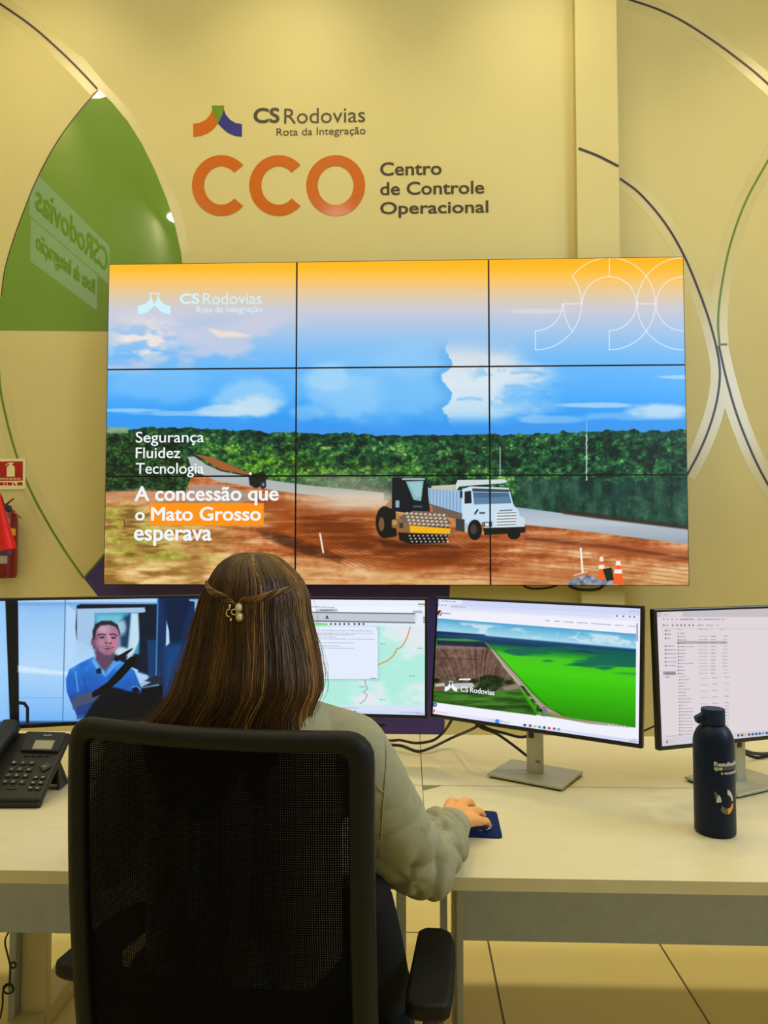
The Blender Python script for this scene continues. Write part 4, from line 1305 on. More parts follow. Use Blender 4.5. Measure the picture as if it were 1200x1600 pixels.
def desk(label, x0, x1, y0, y1, panel_y, legs, chamfer=0.0, feet=()):
    t = thing('desk', label, 'desk', ((x0 + x1) / 2, (y0 + y1) / 2, 0), 'desks of the bench')
    out = [(x0, y0), (x1, y0), (x1, y1), (x0 + chamfer, y1), (x0, y1 - chamfer * .8)] if chamfer else [(x0, y0), (x1, y0), (x1, y1), (x0, y1)]
    MB().prism([(x, y, DESK - TT + .0015) for x, y in out], (0, 0, TT - .0015)).build('tabletop', M['desk'], t, bevel=0.0015)
    MB().box(((x0 + x1) / 2, y0 - 0.0004, DESK - TT / 2), (x1 - x0, 0.002, TT)).build('edge_band', M['edge'], t)
    if panel_y:
        z0, z1, pa, pb = panel_y[1], DESK - TT, panel_y[2], panel_y[3]
        MB().box(((pa + pb) / 2, panel_y[0], (z0 + z1) / 2), (pb - pa, 0.018, z1 - z0)).build('modesty_panel', M['panel'], t, bevel=0.002)
    for lx, ly, sx, sy, m in legs:
        MB().box((lx, ly, (DESK - TT) / 2), (sx, sy, DESK - TT - .002)).build('leg', m, t, bevel=0.003)
    for lx, fy0, fy1, sx, m in feet:
        MB().box((lx, (fy0 + fy1) / 2, 0.03), (sx, fy1 - fy0, 0.06)).build('foot', m, t, bevel=0.004)
    return t


yp = YS - 0.03
zp_r = at_y(960, 1471.5, yp).z
zp_l = at_y(60, 1455.5, yp).z
xl0 = at_y(27.5, 1520, yp + .15).x
desk('cream desk with grey front panel on the right, holding the dark blue bottle', XS + .001, 2.6, YF, YS - .002, (yp, zp_r, at_y(722, 1430, yp).x, 2.5),
     [(at_y(717.5, 1430, yp - .02).x, yp - .02, 0.017, 0.06, M['steel']), (at_y(709.5, 1430, yp + .0).x, yp + .01, 0.013, 0.05, M['tanleg']), (2.5, yp, .05, .05, M['steel'])], 0.052)
desk('cream desk under the woman\'s arms, carrying the telephone', -2.3, XS - .001, YF, YS - .002, (yp, zp_l, -2.2, at_y(560, 1430, yp).x),
     [(at_y(627, 1430, yp).x, yp, 0.026, 0.05, M['steel']), (-2.2, yp, .05, .05, M['steel'])])
desk('rear right cream desk carrying the monitor with the green field', XS + .001, 2.6, YS + .002, YK, None,
     [(at_y(693, 1430, YK - .2).x, YK - .2, .022, .05, M['steel']), (2.5, YK - .15, .05, .05, M['steel'])])
xc0, xc1 = at_y(33, 1500, YS + .10).x, at_y(73, 1500, YS + .10).x
desk('rear left cream desk behind the seated woman', -2.3, XS - .001, YS + .002, YK, None,
     [((xc0 + xc1) / 2, YS + .115, xc1 - xc0, .03, M['tanleg']), ((xc0 + at_y(22, 1500, YS + .1).x) / 2, YS + .10, .02, .06, M['steel']), (-2.2, YK - .15, .05, .05, M['steel'])], 0,
     [(at_y(50, 1580, YS + .12).x + .005, YS - .15, YS + .36, .085, M['tanleg'])])

# ================================================================== MONITORS
def monitor(label, L, Rr, z0, h, tilt, painter, base_yaw=None, back=0.055, shift=0.0):
    """L, Rr: lower left and right corners (camera depth points) on the horizontal at z0"""
    L, Rr = Vector((L.x, L.y, z0)), Vector((Rr.x, Rr.y, z0))
    xd = (Rr - L).normalized()
    bk = Vector((-xd.y, xd.x, 0))
    yd = Vector((0, 0, 1)) * math.cos(tilt) + bk * math.sin(tilt)
    w = (Rr - L).length
    pl = Plane(L, xd, yd)
    cen = (L + Rr) / 2
    bc = cen + bk * back + xd * shift
    t = thing('monitor', label, 'monitor', (bc.x, bc.y, DESK), 'monitors on the desks')
    rot = Matrix((xd, yd, pl.n)).transposed()
    MB().box(pl.w(w / 2, h / 2, -0.009), (w, h, 0.018), rot).build('housing', M['bezel'], t, bevel=0.003)
    MB().box(pl.w(w / 2, h * .48, -0.028), (w * .5, h * .5, 0.022), rot).build('rear_cover', M['black'], t, bevel=0.006)
    bx, bt, bb = 0.009, 0.008, 0.0115
    im = painter(quad_px(pl, bx, bb, w - bx, h - bt, 0.0005))
    m = screen_mat(im.name + '_screen', im)
    uv_quad('screen', pl, bx, bb, w - bx, h - bt, 0.0006, m, t)
    ya = base_yaw if base_yaw is not None else math.atan2(xd.y, xd.x)
    R2 = Matrix.Rotation(ya, 3, 'Z')
    MB().box((bc.x, bc.y, DESK + .0085), (0.217, 0.168, 0.008), R2).build('stand_base', M['silver'], t, bevel=0.0025)
    MB().box((bc.x, bc.y, DESK + .0025), (0.205, 0.156, 0.005), R2).build('rubber_pad', M['black'], t)
    zt = z0 + h * .52
    nk = MB()
    n_ = 16
    prof = []
    for k in range(n_):
        a = 2 * PI * k / n_
        ca, sa = math.cos(a), math.sin(a)
        prof.append(R2 @ Vector((0.0225 * math.copysign(abs(ca) ** .45, ca), 0.013 * math.copysign(abs(sa) ** .45, sa), 0)))
    nk.loft([[Vector((bc.x, bc.y, z)) + p for p in prof] for z in (DESK + .012, z0 + .02)])
    neck = nk.build('stand_neck', M['silver'], t, True)
    MB().box((bc.x, bc.y, z0 + .006) if False else Vector((bc.x, bc.y, z0 - .012)) + R2 @ Vector((-.006, -.0125, 0)), (0.016, 0.004, 0.030), R2).build('cable_opening', M['black'], neck, bevel=.001)
    MB().box(Vector((cen.x, cen.y, z0 + h * .36)) + bk * (.052 + h * .36 * math.sin(tilt)), (0.05, 0.03, h * .32), R2).build('stand_arm', M['black'], t, bevel=0.004)
    return t, pl, bc, bk, R2


m3, PL3, BC3, BK3, RT3 = monitor('monitor showing a green field web page, on a silver stand, angled to the woman', at_d(672, 1120.5, 2.19), at_d(1003.5, 1169, 1.85), 0.8755, 0.358, R(6), paint_field)
bx3 = [to_px(PL3.w(u, v)) for u, v in ((0, 0), (1, 0))]
Wm = (at_d(1003.5, 1169, 1.85) - at_d(672.5, 1118, 2.19)).length
PLs = Plane(PL3.o + PL3.n * .0006, PL3.x, PL3.y)


class TiltBox(Plane):
    pass


# the page title follows the tilt of the page in view: the plane axes do that
def pl_text(name, body, pl, u0, v0, u1, v1, m, parent, bold, off):
    a, b = to_px(pl.w(u0, v0)), to_px(pl.w(u1, v1))
    return lettering(name, body, pl, (a[0], b[1], b[0], a[1]), m, parent, bold, off, 0.0003)


def on_pl(pl, px, py): return pl.hit(px, py)


for s_, b, (xa, ya), (xb, yb) in (('CS', .02, (720, 1080.6), (732, 1072)), ('Rodovias', .012, (734.5, 1081.9), (773, 1073.5))):
    ua, va = on_pl(PLs, xa, ya); ub, vb = on_pl(PLs, xb, yb)
    vb = va + .0152
    pl_text('lettering', s_, PLs, ua, va, ub, vb, WHITE, m3, b, 0.0003)
ins = Plane(Vector((BC3.x, BC3.y, DESK)) - BK3 * 0.0132, PL3.x, (0, 0, 1))
lettering('lettering', 'DELL', ins, (837.5, 1188.5, 845, 1191.5), M['black'], m3, .01, 0.0002, 0.0003)

m2, PL2, *_ = monitor('monitor behind the woman\'s hair showing a pale green road map', at_d(336, 1114, 2.245), at_d(668.5, 1123.5, 2.17), 0.874, 0.356, R(3), paint_map)
m1, PL1, *_ = monitor('monitor at the left edge showing a man in a blue shirt at a steering wheel', at_d(-47, 1143, 1.98), at_d(318, 1122.8, 2.13), 0.886, 0.356, R(2), paint_man, None, 0.060, 0.052)
m4, PL4, *_ = monitor('monitor at the right edge showing a list of files, partly behind the blue bottle', at_d(1030, 1174, 1.857), at_d(1318, 1144, 2.047), 0.868, 0.356, R(2), paint_files, R(29), 0.058, -0.008)
print('M4 base', to_px(m4.location), 'M3 base', to_px(m3.location), 'M1 base', to_px(m1.location))


# ================================================================== CABLES
def cable(label, pts, r=0.0042, grp='black cables on the desks', m=None):
    P = [Vector(p) for p in pts]
    o = MB().tube(crom(P, 8), r, 8).build('cable', m or M['cable'], None, 'all')
    return tag(o, label, 'cable', grp)


zc = DESK + .0045
cable('upper of the two black cables crossing the desk joint below the map monitor', [at_z(570, 1150, zc), at_z(608, 1157, zc + .02), at_z(625, 1156.5, zc + .03), at_z(650, 1161, zc + .03), at_z(676, 1157, zc + .05), at_z(693, 1144, zc + .08), at_d(704, 1128, 2.16), at_d(712, 1112, 2.18)])
cable('lower of the two black cables crossing the desk joint below the map monitor', [at_z(570, 1156, zc), at_z(608, 1163, zc), at_z(628, 1165, zc), at_z(652, 1173.5, zc), at_z(672, 1169, zc + .01), at_z(706, 1153, zc + .03), at_d(742, 1137, 2.13), at_d(756, 1122, 2.14)])
cable('black cable running from under the field monitor down to its stand neck', [at_d(738, 1125, 2.15), at_d(752, 1137, 2.13), at_d(775, 1146, 2.11), at_d(800, 1163, 2.10), at_d(822, 1180, 2.09), at_d(835, 1190, 2.085)])
cable('black cable looping from the field monitor panel into its stand neck', [at_d(744, 1128, 2.15), at_d(765, 1139, 2.12), at_d(790, 1146, 2.09), at_d(812, 1151.5, 2.08), at_d(830, 1149, 2.07), at_d(838, 1145, 2.07)])
cable('thin dark cable between the field monitor and the file list monitor', [at_d(985, 1152, 2.1), at_d(1003, 1143.5, 2.1), at_d(1028, 1132, 2.1), at_d(1050, 1124, 2.1)], 0.003, m=M['darkline'])
cable('upper black cable arching behind the bottle below the file list monitor', [at_z(1120, 1178, zc), at_z(1145, 1170.5, zc + .03), at_z(1160, 1172, zc + .03), at_z(1178, 1177, zc + .015), at_z(1200, 1177.5, zc + .01), at_z(1230, 1172, zc + .01)], .005)
cable('lower black cable sagging behind the bottle below the file list monitor', [at_z(1120, 1181, zc), at_z(1145, 1174, zc + .01), at_z(1162, 1177, zc), at_z(1183, 1183.5, zc), at_z(1200, 1180.5, zc), at_z(1230, 1176, zc)], .0045)
for j, pts in enumerate(([at_d(545, 1120, 2.3), at_d(560, 1129, 2.3), at_d(580, 1128, 2.3), at_d(604, 1133, 2.3)], [at_d(604, 1132.5, 2.3), at_d(588, 1136, 2.3), at_d(575, 1141, 2.3), at_d(560, 1134, 2.3)])):
    cable(('upper' if j == 0 else 'lower') + ' short black cable bundled under the map monitor beside the woman\'s shoulder', pts, .0045)
cp = [at_y(16, 1452, 2.05), at_y(8, 1470, 2.05), at_y(12, 1492, 2.05), at_y(17, 1512, 2.05)]
for k in range(14):
    a = PI + 2 * PI * k / 13
    cp.append(at_y(20.5 + 4.2 * math.cos(a), 1508 + 4.5 * math.sin(a), 2.05 + .0012 * k))
cp += [at_y(15.5, 1528, 2.06), at_y(14, 1540, 2.06)]
for k in range(20):
    a = -PI / 2 + 4 * PI * k / 19
    cp.append(at_y(13 + 8 * math.cos(a), 1545 + 7.5 * math.sin(a), 2.065 + .001 * k))
cp += [at_y(5, 1548, 2.07), at_y(4, 1570, 2.07), at_y(0, 1590, 2.07), at_y(-4, 1600, 2.07)]
cable('thin black cable hanging in loops under the left desk', cp, 0.0024, None)


# ================================================================== OFFICE CHAIR
CL = at_d(111, 1117, 1.161)
CRr = at_d(584, 1143, 1.058)
CTOP = (CL.z + CRr.z) / 2
cxr = Vector((CRr.x - CL.x, CRr.y - CL.y, 0))
CW = cxr.length
cxr.normalize()
cfw = Vector((-cxr.y, cxr.x, 0))
C0 = Vector((CL.x, CL.y, 0))
CBOT = 0.585
CHM = C0 + cxr * (CW / 2)


def cback(u, z, off=0.0):
    """point on the curved chair back: u 0..CW, height z"""
    t = (CTOP - z) / (CTOP - CBOT)
    rec = 0.040 * t - 0.012 * math.sin(PI * min(1, t))
    sag = 0.034 * (1 - (2 * u / CW - 1) ** 2)
    side = -.004 * t * (1 if u > CW / 2 else -1) if False else 0
    return C0 + cxr * (u + side) + cfw * (rec - sag + off) + Vector((0, 0, z))


chair = thing('office_chair', 'black mesh backed office chair the woman sits on, seen from behind', 'chair', (CHM.x + cfw.x * .25, CHM.y + cfw.y * .25, 0))


def rrect(u0, z0, u1, z1, r, n=7):
    out = []
    for cx, cz, a0 in ((u1 - r, z1 - r, 0), (u0 + r, z1 - r, 90), (u0 + r, z0 + r, 180), (u1 - r, z0 + r, 270)):
        for k in range(n + 1):
            a = R(a0 + 90 * k / n)
            out.append((cx + r * math.cos(a), cz + r * math.sin(a)))
    res = []
    for i, p in enumerate(out):
        q = out[(i + 1) % len(out)]
        d = math.hypot(q[0] - p[0], q[1] - p[1])
        m = max(1, int(d / .03))
        for k in range(m):
            res.append((p[0] + (q[0] - p[0]) * k / m, p[1] + (q[1] - p[1]) * k / m))
    return res


def resample(path, n):
    P = [Vector((*p, 0)) for p in path]; P.append(P[0])
    L = [0]
    for i in range(1, len(P)): L.append(L[-1] + (P[i] - P[i - 1]).length)
    out = []
    for k in range(n):
        s_ = L[-1] * k / n
        i = max(j for j in range(len(L)) if L[j] <= s_)
        i = min(i, len(P) - 2)
        f = (s_ - L[i]) / max(1e-9, L[i + 1] - L[i])
        p = P[i].lerp(P[i + 1], f)
        out.append((p.x, p.y))
    return out


# frame: outer and inner outlines lofted with a rounded section
po = rrect(0, CBOT, CW, CTOP, .040)
pi = rrect(.034, CBOT + .036, CW - .034, CTOP - .030, .016)
# same parameterisation: shoot from the centre
cu, cz_ = CW / 2, (CTOP + CBOT) / 2


def hit_outline(poly, a):
    d = (math.cos(a), math.sin(a))
    best = None
    for i in range(len(poly)):
        p, q = poly[i], poly[(i + 1) % len(poly)]
        ex, ey = q[0] - p[0], q[1] - p[1]
        den = d[0] * ey - d[1] * ex
        if abs(den) < 1e-12: continue
        t = ((p[0] - cu) * ey - (p[1] - cz_) * ex) / den
        s_ = ((p[0] - cu) * d[1] - (p[1] - cz_) * d[0]) / den
        if t > 0 and -1e-6 <= s_ <= 1 + 1e-6: best = t if best is None else max(best, t)
    return (cu + d[0] * best, cz_ + d[1] * best)


NA = 180
fr = MB()
rings = []
for i in range(NA + 1):
    a = 2 * PI * i / NA + .003
    o_, i_ = hit_outline(po, a), hit_outline(pi, a)
    mid = lambda f: (i_[0] + (o_[0] - i_[0]) * f, i_[1] + (o_[1] - i_[1]) * f)
    sec = [(0.02, .010), (0.0, .004), (0.0, -.004), (.12, -.011), (.5, -.015), (.86, -.011), (1.0, -.002), (1.0, .008), (.85, .014), (.3, .015)]
    rings.append([cback(*mid(f), d) for f, d in sec])
fr.loft(rings, cap=False)
fr.build('back_frame', M['chairblack'], chair, 'all')


def mesh_mat():
    m = bpy.data.materials.new('chair_net_fabric')
    m.use_nodes = True
    nt = m.node_tree
    b = nt.nodes['Principled BSDF']
    b.inputs['Base Color'].default_value = (0.0022, 0.0022, 0.002, 1)
    b.inputs['Roughness'].default_value = 0.8
    b.inputs['Specular IOR Level'].default_value = 0.06
    uvn = nt.nodes.new('ShaderNodeUVMap')
    sep = nt.nodes.new('ShaderNodeSeparateXYZ')
    nt.links.new(uvn.outputs[0], sep.inputs[0])

    def mth(op, a, v=None, b2=None):
        n = nt.nodes.new('ShaderNodeMath')
        n.operation = op
        nt.links.new(a, n.inputs[0])
        if v is not None: n.inputs[1].default_value = v
        if b2 is not None: nt.links.new(b2, n.inputs[1])
        return n.outputs[0]
    sx = mth('SINE', mth('MULTIPLY', sep.outputs[0], 2 * PI / 0.0034))
    sy = mth('SINE', mth('MULTIPLY', sep.outputs[1], 2 * PI / 0.0034))
    hole = mth('GREATER_THAN', mth('ADD', sx, None, sy), 1.76)
    alpha = mth('SUBTRACT', hole, 1.0)
    alpha = mth('ABSOLUTE', alpha)
    nt.links.new(alpha, b.inputs['Alpha'])
    return m


M['net'] = mesh_mat()
nu, nz = 24, 28
vs, fs, uvs = [], [], []
for j in range(nz + 1):
    for i in range(nu + 1):
        u = .022 + (CW - .044) * i / nu
        z = CBOT + .022 + (CTOP - CBOT - .044) * j / nz
        vs.append(cback(u, z, .002)); uvs.append((u, z))
for j in range(nz):
    for i in range(nu):
        a = j * (nu + 1) + i
        fs.append((a, a + 1, a + nu + 2, a + nu + 1))
me = bpy.data.meshes.new('back_mesh')
me.from_pydata(vs, [], fs)
lay = me.uv_layers.new(name='weave')
for l in me.loops: lay.data[l.index].uv = uvs[l.vertex_index]
link('back_mesh', me, M['net'], chair, 'all')
# lumbar strap in front of the net, seat, column, star base
lb = MB()
lb.loft([[cback(CW * f, z, o) for z, o in ((.665, .012), (.665, .020), (.735, .020), (.735, .012))] for f in np.linspace(.07, .93, 12)])
lb.build('lumbar_support', M['chairblack'], chair, True)
SEAT = 0.49


def chp(u, f, z): return CHM + cxr * u + cfw * f + Vector((0, 0, z))


def seat_ring(z, g):
    out = []
    for k in range(40):
        a = 2 * PI * k / 40
        c_, s_ = math.cos(a), math.sin(a)
        out.append(chp((.245 - g) * math.copysign(abs(c_) ** .5, c_), .27 + (.215 - g) * math.copysign(abs(s_) ** .5, s_), z))
    return out


MB().loft([seat_ring(SEAT - .07, .03), seat_ring(SEAT - .06, .005), seat_ring(SEAT - .03, 0), seat_ring(SEAT - .008, .012), seat_ring(SEAT, .04)]).build('seat', mat('black_seat_fabric', (.013, .013, .013), .9, noise=.2, nscale=300, spec=.2), chair, True)
sp = MB()
sp.loft([[chp(u, f, z) for u, f in ((-w, o), (w, o), (w, o + .03), (-w, o + .03))] for z, w, o in ((.66, .05, .00), (.60, .16, .012), (.52, .12, .035), (.45, .08, .06), (.42, .08, .12), (.41, .08, .2))])
sp.build('back_support', M['chairblack'], chair, True, bevel=.006)
MB().tube([chp(0, .27, .42), chp(0, .27, .10)], .028, 20).build('gas_column', M['black'], chair, True)
sb = MB()
for k in range(5):
    a = 2 * PI * k / 5 + .5
    d = Vector((math.cos(a), math.sin(a), 0))
    s_ = Vector((-d.y, d.x, 0))
    c0 = chp(0, .27, 0)
    sb = MB()
    sb.loft([[c0 + d * r_ + s_ * w + Vector((0, 0, z + hh)) for w, hh in ((-ww, 0), (ww, 0), (ww, th), (-ww, th))] for r_, ww, z, th in ((.02, .03, .085, .05), (.15, .024, .08, .04), (.30, .018, .068, .026))])
    leg = sb.build('base_leg', M['black'], chair, True, bevel=.004)
    MB().tube([c0 + d * .295 + s_ * -.022 + Vector((0, 0, .027)), c0 + d * .295 + s_ * .022 + Vector((0, 0, .027))], .027, 18).build('caster', M['chairblack'], leg, True)
# arm rests
pad_px = [(653, 1452), (664, 1446.5), (690, 1447.5), (705, 1454), (711, 1470), (712, 1490), (709, 1535), (703, 1566), (696, 1572), (672, 1573), (642, 1569), (633, 1561), (634, 1545), (643, 1500)]
AZ = 0.662
pad_r = [at_z(x, y, AZ) for x, y in pad_px]
for side in (1, -1):
    P = [p.copy() for p in pad_r]
    if side < 0:
        P = [p - cxr * 2 * ((p - CHM).dot(cxr)) for p in P]
        out_ = min(P, key=lambda p: to_px(p)[0])
        mv = at_z(86, 1503, AZ) - out_
        P = [p + mv for p in P]
    arm = MB().prism([p - Vector((0, 0, .028)) for p in P], (0, 0, .028)).build('armrest', M['chairblack'], chair, 'auto', bevel=.008, seg=3)
    cen = sum(P, Vector()) / len(P)
    f_ = (cen - CHM).dot(cfw)
    u_ = side * abs((cen - CHM).dot(cxr))
    pst = MB()
    pst.loft([[chp(u + du, f + df, z) for du, df in ((-.014, -.03), (.014, -.03), (.014, .03), (-.014, .03))] for u, f, z in ((u_, f_, AZ - .027), (u_, f_, .50), (u_ - side * .005, f_ + .01, .45), (u_ - side * .12, f_ + .04, .425))])
    pst.build('armrest_post', M['black'], arm, True, bevel=.005)


# ================================================================== THE WOMAN
def fuse(mb, voxel, smooth=4, name='form'):
    me = bpy.data.meshes.new(name)
    me.from_pydata(mb.v, [], mb.f)
    bm = bmesh.new(); bm.from_mesh(me)
    bmesh.ops.recalc_face_normals(bm, faces=bm.faces)
    bm.to_mesh(me); bm.free()
    o = bpy.data.objects.new(name, me)
    COL.objects.link(o)
    r = o.modifiers.new('r', 'REMESH'); r.mode = 'VOXEL'; r.voxel_size = voxel; r.adaptivity = 0
    s_ = o.modifiers.new('s', 'SMOOTH'); s_.iterations = smooth; s_.factor = .5
    dg = bpy.context.evaluated_depsgraph_get(); dg.update()
    out = bpy.data.meshes.new_from_object(o.evaluated_get(dg))
    bpy.data.objects.remove(o)
    return out


def limb(mb, pts, rs, n=16, sub=5):
    """tapered limb with round ends; closed capsule chain"""
    P = [Vector(p) for p in pts]
    if len(P) > 2:
        Q = crom(P, sub)
        rr = []
        for i in range(len(P) - 1):
            for k in range(sub): rr.append(rs[i] + (rs[i + 1] - rs[i]) * k / sub)
        rr.append(rs[-1])
        P, rs = Q, rr
    mb.tube(P, list(rs), n)
    mb.sphere(P[0], rs[0] * .995, n, 10)
    mb.sphere(P[-1], rs[-1] * .995, n, 10)
    return mb


HEAD = at_d(404, 955, 1.315)
HEAD.z = 1.258
NECK = at_d(396, 1095, 1.275)
SHR, SHL = at_d(548, 1172, 1.275), at_d(226, 1168, 1.30)
SHR.z = 1.032; SHL.z = 1.006
CHEST = at_d(382, 1220, 1.27)
PELV = at_d(385, 1500, 1.27); PELV.z = .585
bfw = Vector((-(SHR - SHL).y, (SHR - SHL).x, 0)).normalized()      # the way she faces
brt = Vector((bfw.y, -bfw.x, 0))
ELR, WRR = at_z(660, 1352, .790), at_z(708, 1284, .787)
ELL = PELV - brt * .30 + bfw * .10; ELL.z = .80
WRL = ELL + bfw * .24 + brt * .10; WRL.z = .787
print('elbow', ELR, WRR, 'arm', (SHR - ELR).length, (ELR - WRR).length)
KNR, KNL = PELV + bfw * .43 + brt * .12, PELV + bfw * .43 - brt * .12
KNR.z = KNL.z = .535
ANR, ANL = KNR + bfw * .04, KNL + bfw * .04
ANR.z = ANL.z = .09
Zv = Vector((0, 0, 1))

b = MB()
hr = Matrix((brt, bfw, Zv)).transposed()
b.sphere(HEAD + Zv * .018, .1, 24, 18, (.76, .94, .95), hr)                    # skull
b.sphere(HEAD + bfw * .035 - Zv * .045, .1, 20, 14, (.58, .62, .72), hr)       # jaw
b.sphere(HEAD + bfw * .078 - Zv * .098, .02, 12, 8, (1.1, .8, .7), hr)        # chin
limb(b, [HEAD + bfw * .085 + Zv * .012, HEAD + bfw * .108 - Zv * .030], [.008, .013], 10)   # nose
b.sphere(HEAD + bfw * .088 - Zv * .062, .014, 12, 8, (1.6, .6, .45), hr)       # lips
for s_ in (-1, 1):
    b.sphere(HEAD + brt * s_ * .077 - Zv * .012, .026, 12, 10, (.30, .65, 1.1), hr)
limb(b, [HEAD - Zv * .06 - bfw * .005, NECK, CHEST + Zv * .02], [.052, .056, .07])
limb(b, [CHEST + Zv * .03, (CHEST + PELV) / 2, PELV], [.10, .095, .11])
limb(b, [CHEST + Zv * .03 - brt * .06, PELV - brt * .05], [.09, .09])
limb(b, [CHEST + Zv * .03 + brt * .06, PELV + brt * .05], [.09, .09])
limb(b, [NECK - Zv * .03, SHR], [.05, .05]); limb(b, [NECK - Zv * .03, SHL], [.05, .05])
limb(b, [SHR, (SHR + ELR) / 2, ELR], [.048, .045, .037]); limb(b, [SHL, (SHL + ELL) / 2, ELL], [.048, .045, .037])
limb(b, [ELR, ELR.lerp(WRR, .4), WRR], [.037, .038, .025]); limb(b, [ELL, ELL.lerp(WRL, .4), WRL], [.037, .038, .025])
for s_, K, A in ((1, KNR, ANR), (-1, KNL, ANL)):
    limb(b, [PELV + brt * .09 * s_, K], [.083, .055]); limb(b, [K, K.lerp(A, .35), A], [.053, .052, .034])
    limb(b, [A - Zv * .045, A + bfw * .13 - Zv * .06], [.036, .026])
# right hand over the mouse: knuckle points measured in the photograph
hk = [at_z(705, 1254, .797), at_z(726, 1254, .800), at_z(742, 1268, .791), at_z(751, 1283, .779)]
hd = (hk[1] - WRR); hd.z = 0; hd.normalize()
hs = Vector((hd.y, -hd.x, 0))
rad = [.0105, .0108, .0102, .0092]
for i, k in enumerate(hk):
    base_ = WRR + hs * (-.014 + .010 * i) + Zv * .001
    limb(b, [base_, base_.lerp(k, .55) + Zv * .004, k], [.017, .0150, rad[i] + .0015], 12)
    L = [.040, .044, .040, .031][i]
    d1 = (hd * .95 - Zv * .30 + hs * (.02 if i < 3 else .15)).normalized()
    p1 = k + d1 * L
    p2 = p1 + (hd * .80 - Zv * .60).normalized() * L * .58
    p3 = p2 + (hd * .62 - Zv * .70).normalized() * L * .42
    p1.z = max(p1.z, DESK + .030 if i < 3 else DESK + .022); p2.z = max(p2.z, DESK + .026 if i < 3 else DESK + .016); p3.z = max(p3.z, DESK + .020 if i < 3 else DESK + .013)
    limb(b, [k, p1], [rad[i], rad[i] * .93], 12); limb(b, [p1, p2], [rad[i] * .93, rad[i] * .86], 12); limb(b, [p2, p3], [rad[i] * .86, rad[i] * .72], 12)
t0 = WRR - hs * .018 + hd * .02 - Zv * .002
t1 = t0 - hs * .020 + hd * .032 - Zv * .010; t2 = t1 - hs * .004 + hd * .030 - Zv * .008; t3 = t2 + hs * .004 + hd * .022 - Zv * .004
limb(b, [t0, t1], [.016, .0125], 12); limb(b, [t1, t2], [.0125, .0105], 12); limb(b, [t2, t3], [.0105, .0085], 12)
# left hand resting on the desk
lh = (WRL - ELL); lh.z = 0; lh.normalize()
ls = Vector((lh.y, -lh.x, 0))
for i in range(4):
    base_ = WRL + ls * (.014 - .010 * i)
    k = WRL + lh * (.088 - .004 * abs(i - 1)) + ls * (.028 - .019 * i) + Zv * .002
    limb(b, [base_, k], [.016, .0118], 12)
    L = [.040, .044, .040, .031][i]
    p1 = k + (lh - Zv * .25).normalized() * L; p2 = p1 + (lh - Zv * .5).normalized() * L * .58; p3 = p2 + (lh - Zv * .45).normalized() * L * .42
    for q in (p1, p2, p3): q.z = max(q.z, DESK + .011)
    limb(b, [k, p1], [.0102, .0095], 12); limb(b, [p1, p2], [.0095, .0088], 12); limb(b, [p2, p3], [.0088, .0075], 12)
t0 = WRL + ls * .016 + lh * .02; t1 = t0 + ls * .022 + lh * .030 - Zv * .010; t2 = t1 + ls * .008 + lh * .028 - Zv * .006; t3 = t2 + lh * .022 - Zv * .003
for q in (t1, t2, t3): q.z = max(q.z, DESK + .012)
limb(b, [t0, t1], [.016, .0125], 12); limb(b, [t1, t2], [.0125, .0105], 12); limb(b, [t2, t3], [.0105, .0085], 12)
body_me = fuse(b, .0036, 3, 'person')


def skin_mat():
    m = mat('skin', (0.80, 0.37, 0.115), 0.5, noise=.08, nscale=25, bump=.12, bscale=350)
    b_ = m.node_tree.nodes['Principled BSDF']
    b_.inputs['Subsurface Weight'].default_value = 0.12
    b_.inputs['Subsurface Radius'].default_value = (.8, .3, .15)
    b_.inputs['Subsurface Scale'].default_value = 0.012
    return m


M['skin'] = skin_mat()
woman = link('person', body_me, M['skin'], None, 'all')
tag(woman, 'seated woman with long brown hair and pale shirt, seen from behind, hand on mouse', 'person')
M['eye'] = mat('eye_white', (.7, .7, .68), .2, noise=.01)
for s_ in (-1, 1):
    MB().sphere(HEAD + brt * s_ * .032 + bfw * .074 + Zv * .008, .0115, 14, 10).build('eye', M['eye'], woman, 'all')

# ---- shirt
s = MB()
limb(s, [CHEST + Zv * .055, (CHEST + PELV) / 2, PELV + Zv * .02], [.112, .112, .125], 20)
for k_ in (-1, 1):
    limb(s, [CHEST + Zv * .045 + brt * .075 * k_ - bfw * .01, CHEST.lerp(PELV, .5) + brt * .070 * k_, PELV + brt * .07 * k_ + Zv * .02], [.098, .098, .105], 20)
    limb(s, [CHEST + Zv * .075 + brt * .075 * k_ - bfw * .02, PELV.lerp(CHEST, .55) + brt * .07 * k_ - bfw * .03], [.085, .085], 20)
limb(s, [NECK - Zv * .028, SHR + Zv * .0], [.058, .066], 20); limb(s, [NECK - Zv * .028, SHL], [.058, .066], 20)
limb(s, [NECK - Zv * .02 + bfw * .005, NECK + Zv * .022 + bfw * .008], [.070, .062], 20)
limb(s, [SHR, SHR.lerp(ELR, .35), SHR.lerp(ELR, .75), ELR], [.066, .066, .064, .064], 24)
limb(s, [ELR, ELR.lerp(WRR, .3), ELR.lerp(WRR, .66), WRR - hd * .045], [.064, .062, .057, .045], 24)
limb(s, [at_d(610, 1328, 1.36), at_d(638, 1340, 1.38), ELR + Zv * .002], [.061, .061, .062], 24)
limb(s, [SHL, SHL.lerp(ELL, .5), ELL], [.066, .064, .060], 24)
limb(s, [ELL, ELL.lerp(WRL, .5), WRL - lh * .015], [.060, .055, .043], 24)
sh_me = fuse(s, .005, 6, 'shirt')
nv = len(sh_me.vertices)
co = np.empty(nv * 3); sh_me.vertices.foreach_get('co', co); co = co.reshape(-1, 3)
no = np.array([v.normal[:] for v in sh_me.vertices])


from mathutils import noise as mnoise


